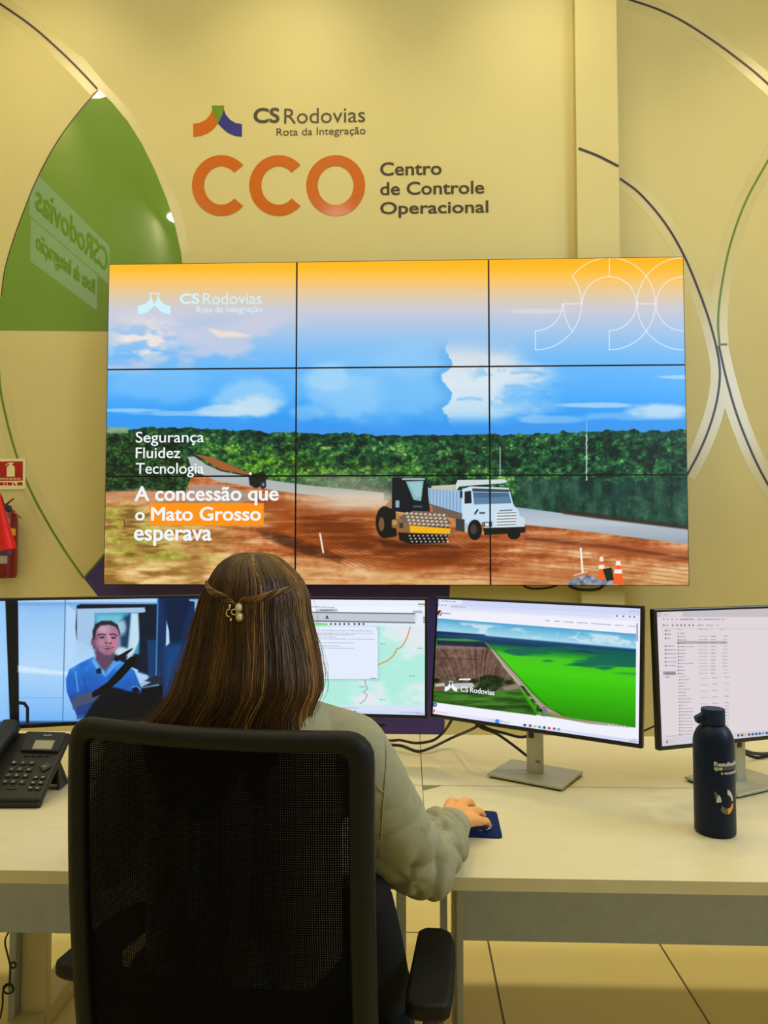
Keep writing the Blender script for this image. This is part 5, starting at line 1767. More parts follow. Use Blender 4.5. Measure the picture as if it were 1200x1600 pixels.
def axis_fold(co, no, A, B, t0, t1, wl, amp, skew, seed, rmax=.1):
    """cloth creases running round a limb: ridged noise, long around the sleeve and short along it"""
    A, B = np.array(A), np.array(B)
    ax = B - A; L = np.linalg.norm(ax); ax /= L
    r = co - A
    t = r @ ax
    rad_ = r - t[:, None] * ax
    rr = np.linalg.norm(rad_, axis=1)
    up = np.array([0, 0, 1.0]); up -= ax * (up @ ax); up /= np.linalg.norm(up)
    sd = np.cross(ax, up)
    cx, cy = rad_ @ sd / np.maximum(rr, 1e-6), rad_ @ up / np.maximum(rr, 1e-6)
    w = np.clip((t / L - t0) / .2, 0, 1) * np.clip((t1 - t / L) / .2, 0, 1) * (rr < rmax)
    out = np.zeros(len(co))
    for i in np.flatnonzero(w > 0):
        u = (t[i] + skew * .05 * cx[i]) / wl
        n1 = mnoise.noise(Vector((u, cx[i] * .55 + seed, cy[i] * .55)))
        n2 = mnoise.noise(Vector((u * 2.1 + 5, cx[i] * .8, cy[i] * .8 + seed)))
        rg = (1 - min(1, abs(n1) * 3.2)) ** 1.6
        out[i] = -(rg * .8) + .55 * n1 + .35 * n2
    return no * (amp * w * out)[:, None]


d_ = axis_fold(co, no, ELR, WRR, -.45, .95, .060, .0105, 1.0, .4)
d_ += axis_fold(co, no, SHR, ELR, .25, 1.2, .11, .0085, -1.0, 3.7)
d_ += axis_fold(co, no, ELL, WRL, -.2, 1.0, .05, .008, .5, 7.4) + axis_fold(co, no, SHL, ELL, .3, 1.1, .08, .006, .4, 2.0)


def creases(co, no, A, B, ts, depth, wid, tilt, rmax=.1):
    A, B = np.array(A), np.array(B)
    ax = B - A; L = np.linalg.norm(ax); ax /= L
    r = co - A; t = r @ ax
    rad_ = r - t[:, None] * ax
    rr = np.linalg.norm(rad_, axis=1)
    up = np.array([0, 0, 1.0]); up -= ax * (up @ ax); up /= np.linalg.norm(up)
    sd = np.cross(ax, up)
    cx, cy = rad_ @ sd / np.maximum(rr, 1e-6), rad_ @ up / np.maximum(rr, 1e-6)
    out = np.zeros(len(co))
    for k, t0 in enumerate(ts):
        tc = t0 * L + tilt * (.012 * cx + .010 * cy) + .004 * np.sin(3 * np.arctan2(cx, cy) + k * 1.7)
        g = np.exp(-((t - tc) / wid) ** 2)
        g2 = np.exp(-((t - tc - 1.9 * wid) / (1.3 * wid)) ** 2)
        am = .35 + .65 * np.clip(.5 + .7 * np.cos(np.arctan2(cx, cy) - (.3 + .5 * k)), 0, 1)
        out += (-g + .55 * g2) * am
    return no * (depth * out * (rr < rmax))[:, None]


d_ += creases(co, no, ELR, WRR, (.16, .36, .53, .68), .0062, .0075, 1.6)
d_ += creases(co, no, SHR, ELR, (.80, .99), .0050, .010, -1.8)
d_ += creases(co, no, ELL, WRL, (.2, .45, .7), .005, .008, 1.2)
co = co + d_
lim = (co[:, 2] < DESK + .003) & (co[:, 1] > YF - .003) & (co[:, 0] > -1.2) & (co[:, 2] > DESK - .08)
co[lim, 2] = DESK + .003
sh_me.vertices.foreach_set('co', co.ravel()); sh_me.update()
M['shirt'] = mat('pale_shirt_cotton', (0.325, 0.32, 0.215), .85, noise=.06, nscale=60, bump=.25, bscale=900, spec=.2)
shirt = link('shirt', sh_me, M['shirt'], woman, 'all')
from mathutils.bvhtree import BVHTree
bvh_s = BVHTree.FromPolygons([v.co.copy() for v in sh_me.vertices], [p.vertices[:] for p in sh_me.polygons])


def surf(bvh, px, py, off=.001):
    h = bvh.ray_cast(CO, ray(px, py).normalized())
    if h[0] is None: return None
    n_ = h[1] if h[1].dot(h[0] - CO) < 0 else -h[1]
    return h[0] + n_ * off


M['seam'] = mat('shirt_seam', (0.30, 0.28, 0.21), .9, noise=.1, nscale=400)
for path in ([(600, 1152), (603, 1180), (601, 1220), (598, 1260), (596, 1300), (594, 1340)], [(589, 1230), (596, 1236), (601, 1238)]):
    pts = [surf(bvh_s, *p, .0004) for p in path]
    pts = [p for p in pts if p is not None]
    if len(pts) > 2: MB().tube(crom(pts, 5), .0016, 6).build('seam', M['seam'], shirt, 'all')

# cuff
cf = MB()
wd = (WRR - ELR).normalized()
cu_, cs_ = Vector((0, 0, 1)) - wd * wd.z, wd.cross(Vector((0, 0, 1)))
cu_.normalize(); cs_.normalize()
rings = []
for t_, r_ in ((-.050, .043), (-.048, .047), (-.02, .0475), (.004, .0445), (.008, .043), (.007, .040), (-.01, .039)):
    c_ = WRR + wd * (t_ - .030) + Zv * .002
    ring = [c_ + (cu_ * math.sin(2 * PI * k / 28) * .86 + cs_ * math.cos(2 * PI * k / 28)) * (r_ + .0012 * math.sin(3 * 2 * PI * k / 28)) for k in range(28)]
    for p in ring:
        if p.z < DESK + .003: p.z = DESK + .003
    rings.append(ring)
cf.loft(rings, cap=False)
cf.build('cuff', M['shirt'], shirt, 'all')

# ---- trousers and shoes
tr = MB()
limb(tr, [PELV + Zv * .06, PELV], [.13, .14], 20)
for s_, K, A in ((1, KNR, ANR), (-1, KNL, ANL)):
    limb(tr, [PELV + brt * .10 * s_ + Zv * .02, PELV + brt * .10 * s_], [.12, .115], 20)
    limb(tr, [PELV + brt * .10 * s_, K], [.105, .075], 20); limb(tr, [K, A], [.073, .062], 20)
limb(tr, [at_d(576, 1408, 1.30), at_d(582, 1470, 1.33), at_d(590, 1540, 1.42), KNR + brt * .06], [.045, .055, .066, .06], 20)
M['trousers'] = mat('black_trousers', (.012, .012, .013), .9, noise=.15, nscale=200, spec=.2)
link('trousers', fuse(tr, .008, 5, 'trousers'), M['trousers'], woman, 'all')
for s_, A in ((1, ANR), (-1, ANL)):
    sm = MB(); limb(sm, [A - bfw * .03 - Zv * .045, A + bfw * .06 - Zv * .05, A + bfw * .15 - Zv * .062], [.044, .040, .030], 16)
    me = fuse(sm, .006, 4, 'shoe')
    for v in me.vertices: v.co.z = max(v.co.z, .002)
    link('shoe', me, M['black'], woman, 'all')

# ---- hair
prof = [  # y, left, right, depth of the middle, half thickness
    (863.5, 392, 402, 1.315, .010), (866, 372, 420, 1.315, .045), (872, 360, 434, 1.315, .066), (880, 349, 444, 1.315, .082), (892, 340, 457, 1.315, .096), (905, 333, 468, 1.312, .104),
    (920, 325, 475, 1.310, .108), (935, 318, 480, 1.306, .107), (955, 313, 481, 1.300, .104), (978, 306, 486, 1.292, .100), (1005, 299, 492, 1.280, .094), (1036, 288, 497, 1.262, .086),
    (1060, 279, 500, 1.247, .078), (1080, 271, 498, 1.236, .070), (1100, 257, 489, 1.226, .062), (1118, 241, 485, 1.218, .055), (1135, 226, 486, 1.208, .046), (1165, 226, 480, 1.196, .036), (1200, 236, 470, 1.190, .030), (1240, 252, 455, 1.186, .024), (1275, 268, 440, 1.184, .016)]
fw_c = (CR @ Vector((0, 0, -1))); fw_c.z = 0; fw_c.normalize()
HP = []
for y, l, r_, d, ry in prof:
    a, c_ = at_d(l, y, d), at_d(r_, y, d)
    HP.append((a, c_, ry))
# resample the profile finely
NHR = 72


def hair_ring(f):
    x = f * (len(HP) - 1)
    i = min(int(x), len(HP) - 2); t = x - i
    g = lambda k: HP[max(0, min(len(HP) - 1, k))]
    def cr(k):
        p0, p1, p2, p3 = (g(i - 1)[k], g(i)[k], g(i + 1)[k], g(i + 2)[k])
        return 0.5 * ((2 * p1) + (p2 - p0) * t + (2 * p0 - 5 * p1 + 4 * p2 - p3) * t * t + (3 * p1 - p0 - 3 * p2 + p3) * t ** 3)
    return cr(0), cr(1), cr(2)


def hair_pt(f, a, off=0.0):
    """f 0 top .. 1 tips; a angle: 0 right side, -90 back (towards the chair), 180 left, 90 front"""
    l, r_, ry = hair_ring(f)
    m_ = (l + r_) / 2
    h = (r_ - l) / 2
    ca, sa = math.cos(a), math.sin(a)
    e = .9
    x = math.copysign(abs(ca) ** e, ca); y = math.copysign(abs(sa) ** e, sa)
    lump = 0.0
    if f > .3:
        lump = .0045 * min(1, (f - .3) / .3) * (math.sin(a * 7 + 1.0) * .6 + math.sin(a * 13 + f * 4) * .4)
    return m_ + h * x * (1 + (off + lump * .2) / max(h.length, .01)) + fw_c * (y * (ry + off + lump))


hb = MB()
NR = 60
HA = 64
hb.loft([[hair_pt(i / NR, 2 * PI * k / HA) for k in range(HA)] for i in range(NR + 1)])


def hair_mat(name, attr=False):
    m = bpy.data.materials.new(name)
    m.use_nodes = True
    nt = m.node_tree
    b_ = nt.nodes['Principled BSDF']
    b_.inputs['Roughness'].default_value = 0.42
    b_.inputs['Specular IOR Level'].default_value = 0.35
    r_ = nt.nodes.new('ShaderNodeValToRGB')
    r_.color_ramp.elements[0].position = 0.0
    r_.color_ramp.elements[0].color = (0.022, 0.010, 0.003, 1)
    r_.color_ramp.elements[1].position = 1.0
    r_.color_ramp.elements[1].color = (0.46, 0.235, 0.045, 1)
    e = r_.color_ramp.elements.new(.5)
    e.color = (0.135, 0.064, 0.014, 1)
    if attr:
        at = nt.nodes.new('ShaderNodeAttribute'); at.attribute_name = 'tone'
        nt.links.new(at.outputs['Fac'], r_.inputs[0])
    else:
        tc = nt.nodes.new('ShaderNodeTexCoord'); mp = nt.nodes.new('ShaderNodeMapping')
        mp.inputs['Scale'].default_value = (120, 120, 4)
        n_ = nt.nodes.new('ShaderNodeTexNoise'); n_.inputs['Scale'].default_value = 1.0
        nt.links.new(tc.outputs['Object'], mp.inputs[0]); nt.links.new(mp.outputs[0], n_.inputs['Vector'])
        ma = nt.nodes.new('ShaderNodeMath'); ma.operation = 'MULTIPLY'; ma.inputs[1].default_value = .55
        nt.links.new(n_.outputs['Fac'], ma.inputs[0]); nt.links.new(ma.outputs[0], r_.inputs[0])
    nt.links.new(r_.outputs[0], b_.inputs['Base Color'])
    return m


M['hairbase'] = hair_mat('brown_hair_mass')
M['strand'] = hair_mat('brown_hair_strand', True)
hair = hb.build('hair', M['hairbase'], woman, 'all')
hv = [Vector(v) for v in hb.v]
bvh_h = BVHTree.FromPolygons(hv, [f for f in hb.f if len(f) == 4])
rs = random.Random(11)


class Strands:
    def __init__(s): s.mb, s.tone = MB(), []

    def add(s, pts, r, tone, n=3):
        n0 = len(s.mb.v)
        m = len(pts)
        s.mb.tube(pts, [r * (1 if i < m * .8 else max(.25, (m - i) / (m * .2))) for i in range(m)], n, cap=False)
        s.tone += [tone] * (len(s.mb.v) - n0)

    def build(s, name, parent):
        o = s.mb.build(name, M['strand'], parent, 'all', fix=False)
        a = o.data.attributes.new('tone', 'FLOAT', 'POINT')
        a.data.foreach_set('value', s.tone)
        return o


st = Strands()
for k in range(2300):
    a0 = rs.uniform(-PI - .35, .35)
    f0 = rs.uniform(.012, .04) if rs.random() < .62 else rs.uniform(.05, .5)
    f1 = min(1.0, rs.uniform(.78, 1.0)) if rs.random() < .8 else rs.uniform(.5, .8)
    if f1 - f0 < .25: f1 = min(1, f0 + .3)
    am = rs.uniform(.0, .05); ph = rs.uniform(0, 6.3); fq = rs.uniform(4, 11)
    dr = rs.uniform(-.10, .10)
    off = rs.uniform(.0002, .0030)
    lift = rs.uniform(0, .004) if rs.random() < .12 else 0
    pts = []
    for i in range(26):
        t = i / 25
        f = f0 + (f1 - f0) * t
        # below the clip the hair gathers a little towards it, then opens again
        a = a0 + dr * t + am * math.sin(fq * t + ph)
        pts.append(hair_pt(f, a, off + lift * t))
    cl_ = .5 + .5 * math.sin(a0 * 9.0 + 2.2) * math.sin(a0 * 4.1 + .4)
    tone = min(1, max(0, .02 + .75 * cl_ ** 1.5 * rs.random() + (.45 if rs.random() < .09 else 0) + .16 * math.cos(a0) ** 2))
    st.add(pts, rs.uniform(.0005, .0011), tone)
# fly-away hairs at the outline
for k in range(80):
    side = rs.choice((0, PI, PI))
    a0 = side + rs.uniform(-.25, .25)
    f0 = rs.uniform(.3, .6); f1 = min(.86, f0 + rs.uniform(.15, .35))
    bow = rs.uniform(.002, .016)
    st.add([hair_pt(f0 + (f1 - f0) * i / 14, a0, bow * math.sin(PI * .75 * i / 14)) for i in range(15)], .00028, rs.uniform(.2, .6))
st.build('hair_strands', hair)


def rope(px_pts, rad_, turns, n, tone0):
    base = [surf(bvh_h, *p, .0035) for p in px_pts]
    base = [p for p in base if p is not None]
    path = crom(base, 7)
    tw = Strands()
    for k in range(n):
        ph = 2 * PI * k / n
        rr = rad_ * (1 if k % 3 else .55)
        pts = []
        for i, p in enumerate(path):
            t = i / (len(path) - 1)
            tg = (path[min(i + 1, len(path) - 1)] - path[max(i - 1, 0)]).normalized()
            u = (Zv - tg * tg.z).normalized(); w = tg.cross(u)
            an = ph + turns * 2 * PI * t
            env = .55 + .6 * math.sin(PI * min(1, t + .15)) if t > .3 else .9
            pts.append(p + (u * math.sin(an) + w * math.cos(an) * .7) * rr * env)
        tw.add(pts, .0009, min(1, max(0, tone0 + .8 * rs.random() - .4)), 5)
    return tw


rope([(326, 913), (330, 922), (341, 929.5), (353, 935), (362, 940), (368, 946)], .0052, 1.4, 26, .40).build('hair_twist', hair)
rope([(474, 906), (468, 914), (448, 922), (430, 927.5), (414, 932), (398, 936), (382, 937), (373, 943)], .0052, 1.6, 28, .44).build('hair_twist', hair)

# ---- hair clip
M['gold'] = mat('gold_metal', (.72, .60, .32), .22, metal=1.0, noise=.05)
M['pearl'] = mat('cream_pearl', (.72, .66, .46), .22, noise=.06, nscale=300, coat=.6)


def cp_(px, py, off=.006): return surf(bvh_h, px, py, off)


def ring_tube(px, py, rx, ry, a0, a1, r, off=.007):
    c_ = cp_(px, py, off)
    sc_ = 1.2 / FPX
    rt = CR @ Vector((1, 0, 0)); up = CR @ Vector((0, 1, 0))
    return MB().tube([c_ + rt * (math.cos(R(a)) * rx * sc_) + up * (math.sin(R(a)) * ry * sc_) for a in np.linspace(a0, a1, 20)], r, 8)


clip = ring_tube(368, 956.5, 4.2, 4.4, 0, 360, .0010).build('hair_clip', M['gold'], hair, 'all')
for nm, mb_ in (('clip_claw', ring_tube(359.5, 958, 3.6, 5.6, 60, 300, .0011)), ('clip_petal', MB().sphere(cp_(361, 948), .0030, 12, 8, (.7, .6, 1.3))), ('clip_petal', MB().sphere(cp_(362.5, 968.5), .0026, 12, 8, (.8, .6, 1.2)))):
    mb_.build('hair_clip', M['gold'], hair, 'all')
for px, py in ((374.5, 949.5), (375.5, 964)):
    MB().sphere(cp_(px, py, .007), .0048, 16, 12, (.9, .7, 1.2)).build('hair_clip_pearl', M['pearl'], hair, 'all')
    ring_tube(px, py, 5.2, 6.6, 0, 360, .0007, .007).build('hair_clip', M['gold'], hair, 'all')


# ================================================================== MOUSE MAT AND MOUSE
M['matblue'] = mat('navy_mouse_mat', srgb(3, 31, 86), .8, noise=.05, spec=.2)
M['print'] = mat('white_print', (.62, .62, .56), .5, noise=.03)
cs4 = [at_z(x, y, DESK) for x, y in ((785.5, 1311), (776, 1269.5), (670, 1265), (658, 1305))]
mm = thing('mouse_mat', 'dark blue mouse mat under the woman\'s hand with a pale ring mark', 'mouse mat', sum(cs4, Vector()) / 4)


def round_poly(P, r, n=5):
    out = []
    for i in range(len(P)):
        a, b_, c_ = P[i - 1], P[i], P[(i + 1) % len(P)]
        d1, d2 = (a - b_).normalized(), (c_ - b_).normalized()
        p0, p2 = b_ + d1 * r, b_ + d2 * r
        for k in range(n + 1):
            t = k / n
            out.append(p0 * (1 - t) ** 2 + b_ * 2 * t * (1 - t) + p2 * t * t)
    return out


MB().prism([p + Zv * .0003 for p in round_poly(cs4, .013)], (0, 0, .003)).build('mat_pad', M['matblue'], mm, bevel=.0008)
DP = Plane((0, 0, DESK + .0034), (1, 0, 0), (0, 1, 0))
for pts in ([(757, 1281), (761, 1283.5), (764, 1286)], [(767, 1288), (766.5, 1292), (763.5, 1295), (760, 1297)], [(749, 1297.5), (753, 1297.7)]):
    ribbon_mb(DP, pts, .0028, 0, .0003).build('ring_mark', M['print'], mm)
mc = (hk[1] + hk[0]) / 2
mo = MB()
rings = []
for f in np.linspace(0, 1, 13):
    w = .030 * math.sin(PI * (f * .86 + .08)) ** .45
    hgt = .028 * math.sin(PI * (f * .84 + .10)) ** .7
    c_ = Vector((mc.x, mc.y, DESK + .0040)) + hd * (f - .62) * .098
    rings.append([c_ + hs * (w * math.cos(a)) + Zv * (hgt * max(0, math.sin(a)) ** .7) for a in np.linspace(0, PI, 13)] )
mo.loft(rings)
t = thing('computer_mouse', 'black computer mouse mostly hidden under the woman\'s right hand', 'mouse', (mc.x, mc.y, DESK + .0034))
mo.build('mouse_body', M['black'], t, True)

# ================================================================== BOTTLE
BC = at_z(1117.5, 1300, DESK)
BR_ = .0440
bz = DESK + .0005
bt = thing('water_bottle', 'dark blue metal water bottle with white print on the right desk', 'bottle', (BC.x, BC.y, DESK))
M['bottle'] = mat('dark_blue_lacquer', srgb(5, 23, 52), .42, noise=.04, bump=.05, bscale=300, spec=.22)
M['cap'] = mat('dark_blue_cap', srgb(8, 36, 70), .55, spec=.25, noise=.04)
zsh = .938
MB().lathe([(BR_ - .004, bz), (BR_ - .001, bz + .002), (BR_, bz + .006), (BR_, bz + .05), (BR_, zsh), (BR_ * .985, zsh + .010), (BR_ * .93, zsh + .020), (BR_ * .82, zsh + .031), (BR_ * .68, zsh + .039), (.026, zsh + .042), (.026, zsh + .044)], 48, (BC.x, BC.y, 0)).build('bottle_body', M['bottle'], bt, True)
capm = MB().lathe([(.0245, zsh + .0445), (.0255, zsh + .047), (.0255, zsh + .076), (.0245, zsh + .079)], 36, (BC.x, BC.y, 0)).build('cap', M['cap'], bt, True)
tc_ = Vector((BC.x, BC.y, zsh + .05))
bl = -(CR @ Vector((1, 0, 0)))
bl.z = 0; bl.normalize()
bk_ = Vector((-bl.y, bl.x, 0))
lp = MB()
for pts in ([tc_ + bl * .022 + Zv * .022, tc_ + bl * .034 + Zv * .012, tc_ + bl * .0405 + Zv * .004, tc_ + bl * .036 - Zv * .004, tc_ + bl * .024 + Zv * .0]):
    pass
lp.prism([tc_ + bl * .022 + Zv * .020 - bk_ * .009, tc_ + bl * .0415 + Zv * .009 - bk_ * .009, tc_ + bl * .0375 - Zv * .0045 - bk_ * .009, tc_ + bl * .022 - Zv * .0015 - bk_ * .009], bk_ * .018)
lp.build('carry_loop', M['cap'], capm, bevel=.002)


def cyl_hit(px, py, r=None):
    """angle and height where the ray meets the bottle"""
    r = r or BR_
    d = ray(px, py)
    ox, oy = -BC.x, -BC.y
    A = d.x * d.x + d.y * d.y
    B = 2 * (ox * d.x + oy * d.y)
    Cc = ox * ox + oy * oy - r * r
    D = B * B - 4 * A * Cc
    t = (-B - math.sqrt(max(0, D))) / (2 * A)
    p = CO + d * t
    return math.atan2(p.y - BC.y, p.x - BC.x), p.z


def cyl(a, z, off=.0004): return Vector((BC.x + (BR_ + off) * math.cos(a), BC.y + (BR_ + off) * math.sin(a), z))


def bottle_text(body, px, y0, y1, width, m, bold):
    a0, zt = cyl_hit(px, y0); _, zb = cyl_hit(px, y1)
    me = text_mesh(body, bold, .5)
    bm = bmesh.new(); bm.from_mesh(me)
    mx = max(v.co.x for v in bm.verts); mn = min(v.co.x for v in bm.verts)
    my = max(v.co.y for v in bm.verts); mny = min(v.co.y for v in bm.verts)
    for v in bm.verts:
        a = a0 + (v.co.x - mn) / (mx - mn) * width / BR_
        p = cyl(a, zb + (v.co.y - mny) / (my - mny) * (zt - zb), .0003 + (v.co.z + .5) * .0003)
        v.co = p
    bm.to_mesh(me); bm.free()
    return link('lettering', me, m, bt)


M['greyprint'] = mat('grey_print', (.13, .13, .14), .5, noise=.1)
M['yellowprint'] = mat('yellow_print', srgb(226, 160, 24), .5, noise=.03)
bottle_text('Resultados', 1115.5, 1190, 1197, .066, M['print'], .03)
bottle_text('que', 1115.5, 1198.5, 1205, .017, M['print'], .03)
bottle_text('a economia', 1126.5, 1205.5, 1210.5, .050, M['print'], .025)
a0_, z0_ = cyl_hit(1128, 1198.5); _, z1_ = cyl_hit(1128, 1203.5)
for k in range(9):
    a = a0_ + k * .095
    gb = MB(); gb.prism([cyl(a, z0_), cyl(a + .055, z0_), cyl(a + .075, z1_), cyl(a + .02, z1_)], (cyl(a, z0_, .0007) - cyl(a, z0_)))
    gb.build('outlined_print', M['greyprint'], bt)


def cyl_strip(po_, pi_, m):
    mb = MB()
    r1 = []
    for a, b_ in zip(po_, pi_):
        ha, hb_ = cyl_hit(*a), cyl_hit(*b_)
        r1.append([cyl(*ha, .0003), cyl(*hb_, .0003), cyl(*hb_, .0007), cyl(*ha, .0007)])
    return mb.loft(r1).build('emblem_print', m, bt)


def arc_px(cx, cy, rx, ry, a0, a1, n=10): return [(cx + rx * math.cos(R(a0 + (a1 - a0) * i / n)), cy - ry * math.sin(R(a0 + (a1 - a0) * i / n))) for i in range(n + 1)]


cyl_strip(arc_px(1136.5, 1253.5, 8.6, 19.5, 90, 8), arc_px(1136.5, 1253.5, 6.6, 11.5, 90, 8), M['print'])
cyl_strip(arc_px(1136.5, 1253.5, 9.0, 19.0, -8, -88), arc_px(1136.5, 1253.5, 7.0, 10.0, -8, -88), M['yellowprint'])
cyl_strip(arc_px(1136.5, 1253.5, 14, 19.0, -92, -140), arc_px(1136.5, 1253.5, 9, 10.0, -92, -150), M['greyprint'])
cyl_strip([(1119, 1254), (1120.5, 1247), (1123, 1242)], [(1127.5, 1253.5), (1126.5, 1247), (1123.2, 1242)], M['print'])
cyl_strip([(1116, 1236), (1117, 1242), (1119, 1250)], [(1116.5, 1236), (1121, 1241), (1122, 1244)], M['greyprint'])

# ================================================================== TELEPHONE
PA = at_z(62, 1250, DESK + .022)
prt = CR @ Vector((1, 0, 0)); prt.z = 0; prt.normalize()
pfw = Vector((-prt.y, prt.x, 0))
PB = PA + pfw * .172 + Zv * .121
PP = Plane(PA, prt, (PB - PA).normalized())
PL_ = (PB - PA).length
ph = thing('telephone', 'black desk telephone with grey keys on a stand, beside the left monitor', 'telephone', (PA.x - .09, PA.y + .07, DESK))
prot = Matrix((PP.x, PP.y, PP.n)).transposed()
M['phone'] = mat('dark_grey_phone_plastic', (.013, .0125, .009), .5, spec=.35, noise=.08, bump=.06, bscale=500)
M['key'] = mat('phone_key', (.022, .021, .016), .5, noise=.1)
M['keyprint'] = mat('phone_key_print', (.42, .40, .30), .5, noise=.02)
M['lcd'] = mat('grey_lcd', (.15, .145, .08), .25, noise=.03)
MB().box(PP.w(-.095, PL_ / 2, -.011), (.19, PL_, .022), prot).build('phone_body', M['phone'], ph, bevel=.006, seg=3)
MB().box(PP.w(-.095, .006, -.018), (.186, .028, .02), prot).build('front_lip', M['phone'], ph, bevel=.006, seg=3)
# display housing
hpx = [(41.5, 1147), (45, 1145), (103, 1146.5), (105, 1150), (91, 1177), (32, 1175)]
MB().prism([PP.w(*PP.hit(*p), -.002) for p in hpx], PP.n * .010).build('display_housing', M['phone'], ph, bevel=.003)
PP2 = Plane(PP.w(0, 0, .0082), PP.x, PP.y)
MB().prism([PP2.w(*PP2.hit(*p), 0) for p in [(55, 1155), (88, 1156), (81, 1173), (48, 1172)]], PP.n * .0008).build('display_bezel', M['black'], ph)
MB().prism([PP2.w(*PP2.hit(*p), .0009) for p in [(56.5, 1157), (86, 1157.5), (80, 1171), (50, 1170.5)]], PP.n * .0005).build('display', M['lcd'], ph)
a_, b_ = PP2.hit(66, 1151), PP2.hit(82, 1147.5)
pl_text('lettering', 'Yealink', PP2, a_[0], b_[1] - .0055, b_[0], b_[1] + .0005, M['keyprint'], ph, .02, .0003)
glyph = ['1', '2', '3', '4', '5', '6', '7', '8', '9', '*', '0', '#']
cen12 = [(22.5, 1192.5), (36.5, 1193), (50, 1193), (18.5, 1203), (31.5, 1203), (45.5, 1203.5), (13.5, 1212.5), (26.5, 1212.5), (40, 1213), (8.5, 1222.5), (21, 1222.5), (35, 1223)]
ks = PP.hit(36.5, 1193)


def key(px, py, w, h, txt=None, m='key', rz=0):
    u, v = PP.hit(px, py)
    o = MB().box(PP.w(u, v, .0015), (w, h, .005), prot @ Matrix.Rotation(rz, 3, 'Z')).build('key', M[m], ph, bevel=.0012)
    if txt:
        pk = Plane(PP.w(0, 0, .0041), PP.x, PP.y)
        pl_text('key_print', txt, pk, u - .0022, v - .0030, u + .0022, v + .0034, M['keyprint'], o, .015, .0001)


for g, (x, y) in zip(glyph, cen12): key(x, y, .0155, .0095, g)
for x, y in ((56.5, 1215.5), (67.5, 1215.5), (52, 1224), (64, 1224), (48, 1232), (59, 1232.5)):
    key(x, y, .0135, .0085)
    u, v = PP.hit(x, y)
    MB().box(PP.w(u, v, .0042), (.0048, .003, .0004), prot).build('key_symbol', M['keyprint'], ph)
for x in (41.5, 52, 62.5, 73.5): key(x, 1181.5, .0125, .0035)
u, v = PP.hit(71, 1199)
MB().box(PP.w(u, v, .002), (.023, .023, .006), prot @ Matrix.Rotation(R(45), 3, 'Z')).build('navigation_key', M['black'], ph, bevel=.004)
pk = Plane(PP.w(0, 0, .0052), PP.x, PP.y)
pl_text('key_print', 'OK', pk, u - .0045, v - .003, u + .0045, v + .003, M['keyprint'], ph, .0, .0001)
u, v = PP.hit(18, 1232.5)
MB().box(PP.w(u, v, .001), (.022, .0035, .003), prot).build('volume_key', M['black'], ph, bevel=.001)
# handset
hu = -.1605
hp_ = []
for f in np.linspace(-.02, 1.06, 20):
    v = f * PL_
    lift = .020 + .016 * math.sin(PI * np.clip(f, 0, 1)) * .7
    hw = .025 + .004 * math.cos(2 * PI * np.clip(f, 0, 1)) if 0 <= f <= 1 else .022
    c_ = (hu, v, lift)
    ring = []
    for k in range(16):
        a = 2 * PI * k / 16
        ca, sa = math.cos(a), math.sin(a)
        th = .015 + (.008 if f < .18 or f > .84 else 0)
        ring.append(PP.w(hu + hw * math.copysign(abs(ca) ** .6, ca), v, lift + th * math.copysign(abs(sa) ** .6, sa) - (.006 if f < .18 or f > .84 else 0)))
    hp_.append(ring)
MB().loft(hp_).build('handset', M['phone'], ph, True)
# stand at the back
top = PP.w(-.015, PL_ * .62, -.018)
MB().prism([Vector((top.x - .14, top.y + .01, top.z)), Vector((top.x, top.y + .01, top.z)), Vector((top.x + .006, top.y + .058, DESK + .002)), Vector((top.x - .146, top.y + .058, DESK + .002))], (0, .012, .004)).build('stand', M['black'], ph, bevel=.003)
MB().prism([Vector((top.x - .004, top.y + .01, top.z - .01)), Vector((top.x - .004, top.y + .02, DESK + .002)), Vector((top.x - .004, top.y + .058, DESK + .002))], (.008, 0, 0)).build('stand', M['black'], ph, bevel=.002)

# ================================================================== FIRE EXTINGUISHER AND SIGN
ey = WALL_Y - .085
ez0 = at_y(7, 903, ey).z
exx = at_y(7, 850, ey).x
k1 = ey / FPX
ext = thing('fire_extinguisher', 'red fire extinguisher with a bright red horn hanging on the wall', 'fire extinguisher', (exx, ey, ez0))
M['exred'] = mat('dark_red_lacquer', srgb(112, 4, 8), .35, noise=.05, coat=.2)
M['hornred'] = mat('bright_red_plastic', srgb(216, 4, 2), .45, noise=.04)
M['exlabel'] = mat('blue_grey_label', srgb(70, 76, 120), .5, noise=.35, nscale=160)
M['silverlabel'] = mat('silver_label', srgb(176, 172, 150), .4, noise=.15, nscale=120)
M['cream'] = mat('cream_sign_plastic', srgb(232, 222, 170), .5, noise=.02)
M['signred'] = mat('sign_red', srgb(168, 8, 14), .5, noise=.05)
er = 19.3 * k1
H = lambda y: at_y(7, y, ey).z
MB().lathe([(er * .90, ez0), (er * .98, ez0 + .012), (er, ez0 + .025), (er, H(816)), (er * .95, H(808)), (er * .80, H(800)), (er * .55, H(795)), (er * .3, H(793)), (er * .3, H(789))], 36, (exx, ey, 0)).build('cylinder', M['exred'], ext, True)


def ex_band(y0, y1, a0, a1, m, nm, off=.001):
    n_ = 14
    o, i_ = [], []
    rings = []
    for k in range(n_ + 1):
        a = R(a0 + (a1 - a0) * k / n_)
        d = Vector((math.sin(a), -math.cos(a), 0))
        c_ = Vector((exx, ey, 0))
        rings.append([c_ + d * (er + .0003) + Zv * H(y1), c_ + d * (er + off) + Zv * H(y1), c_ + d * (er + off) + Zv * H(y0), c_ + d * (er + .0003) + Zv * H(y0)])
    MB().loft(rings).build(nm, m, ext)


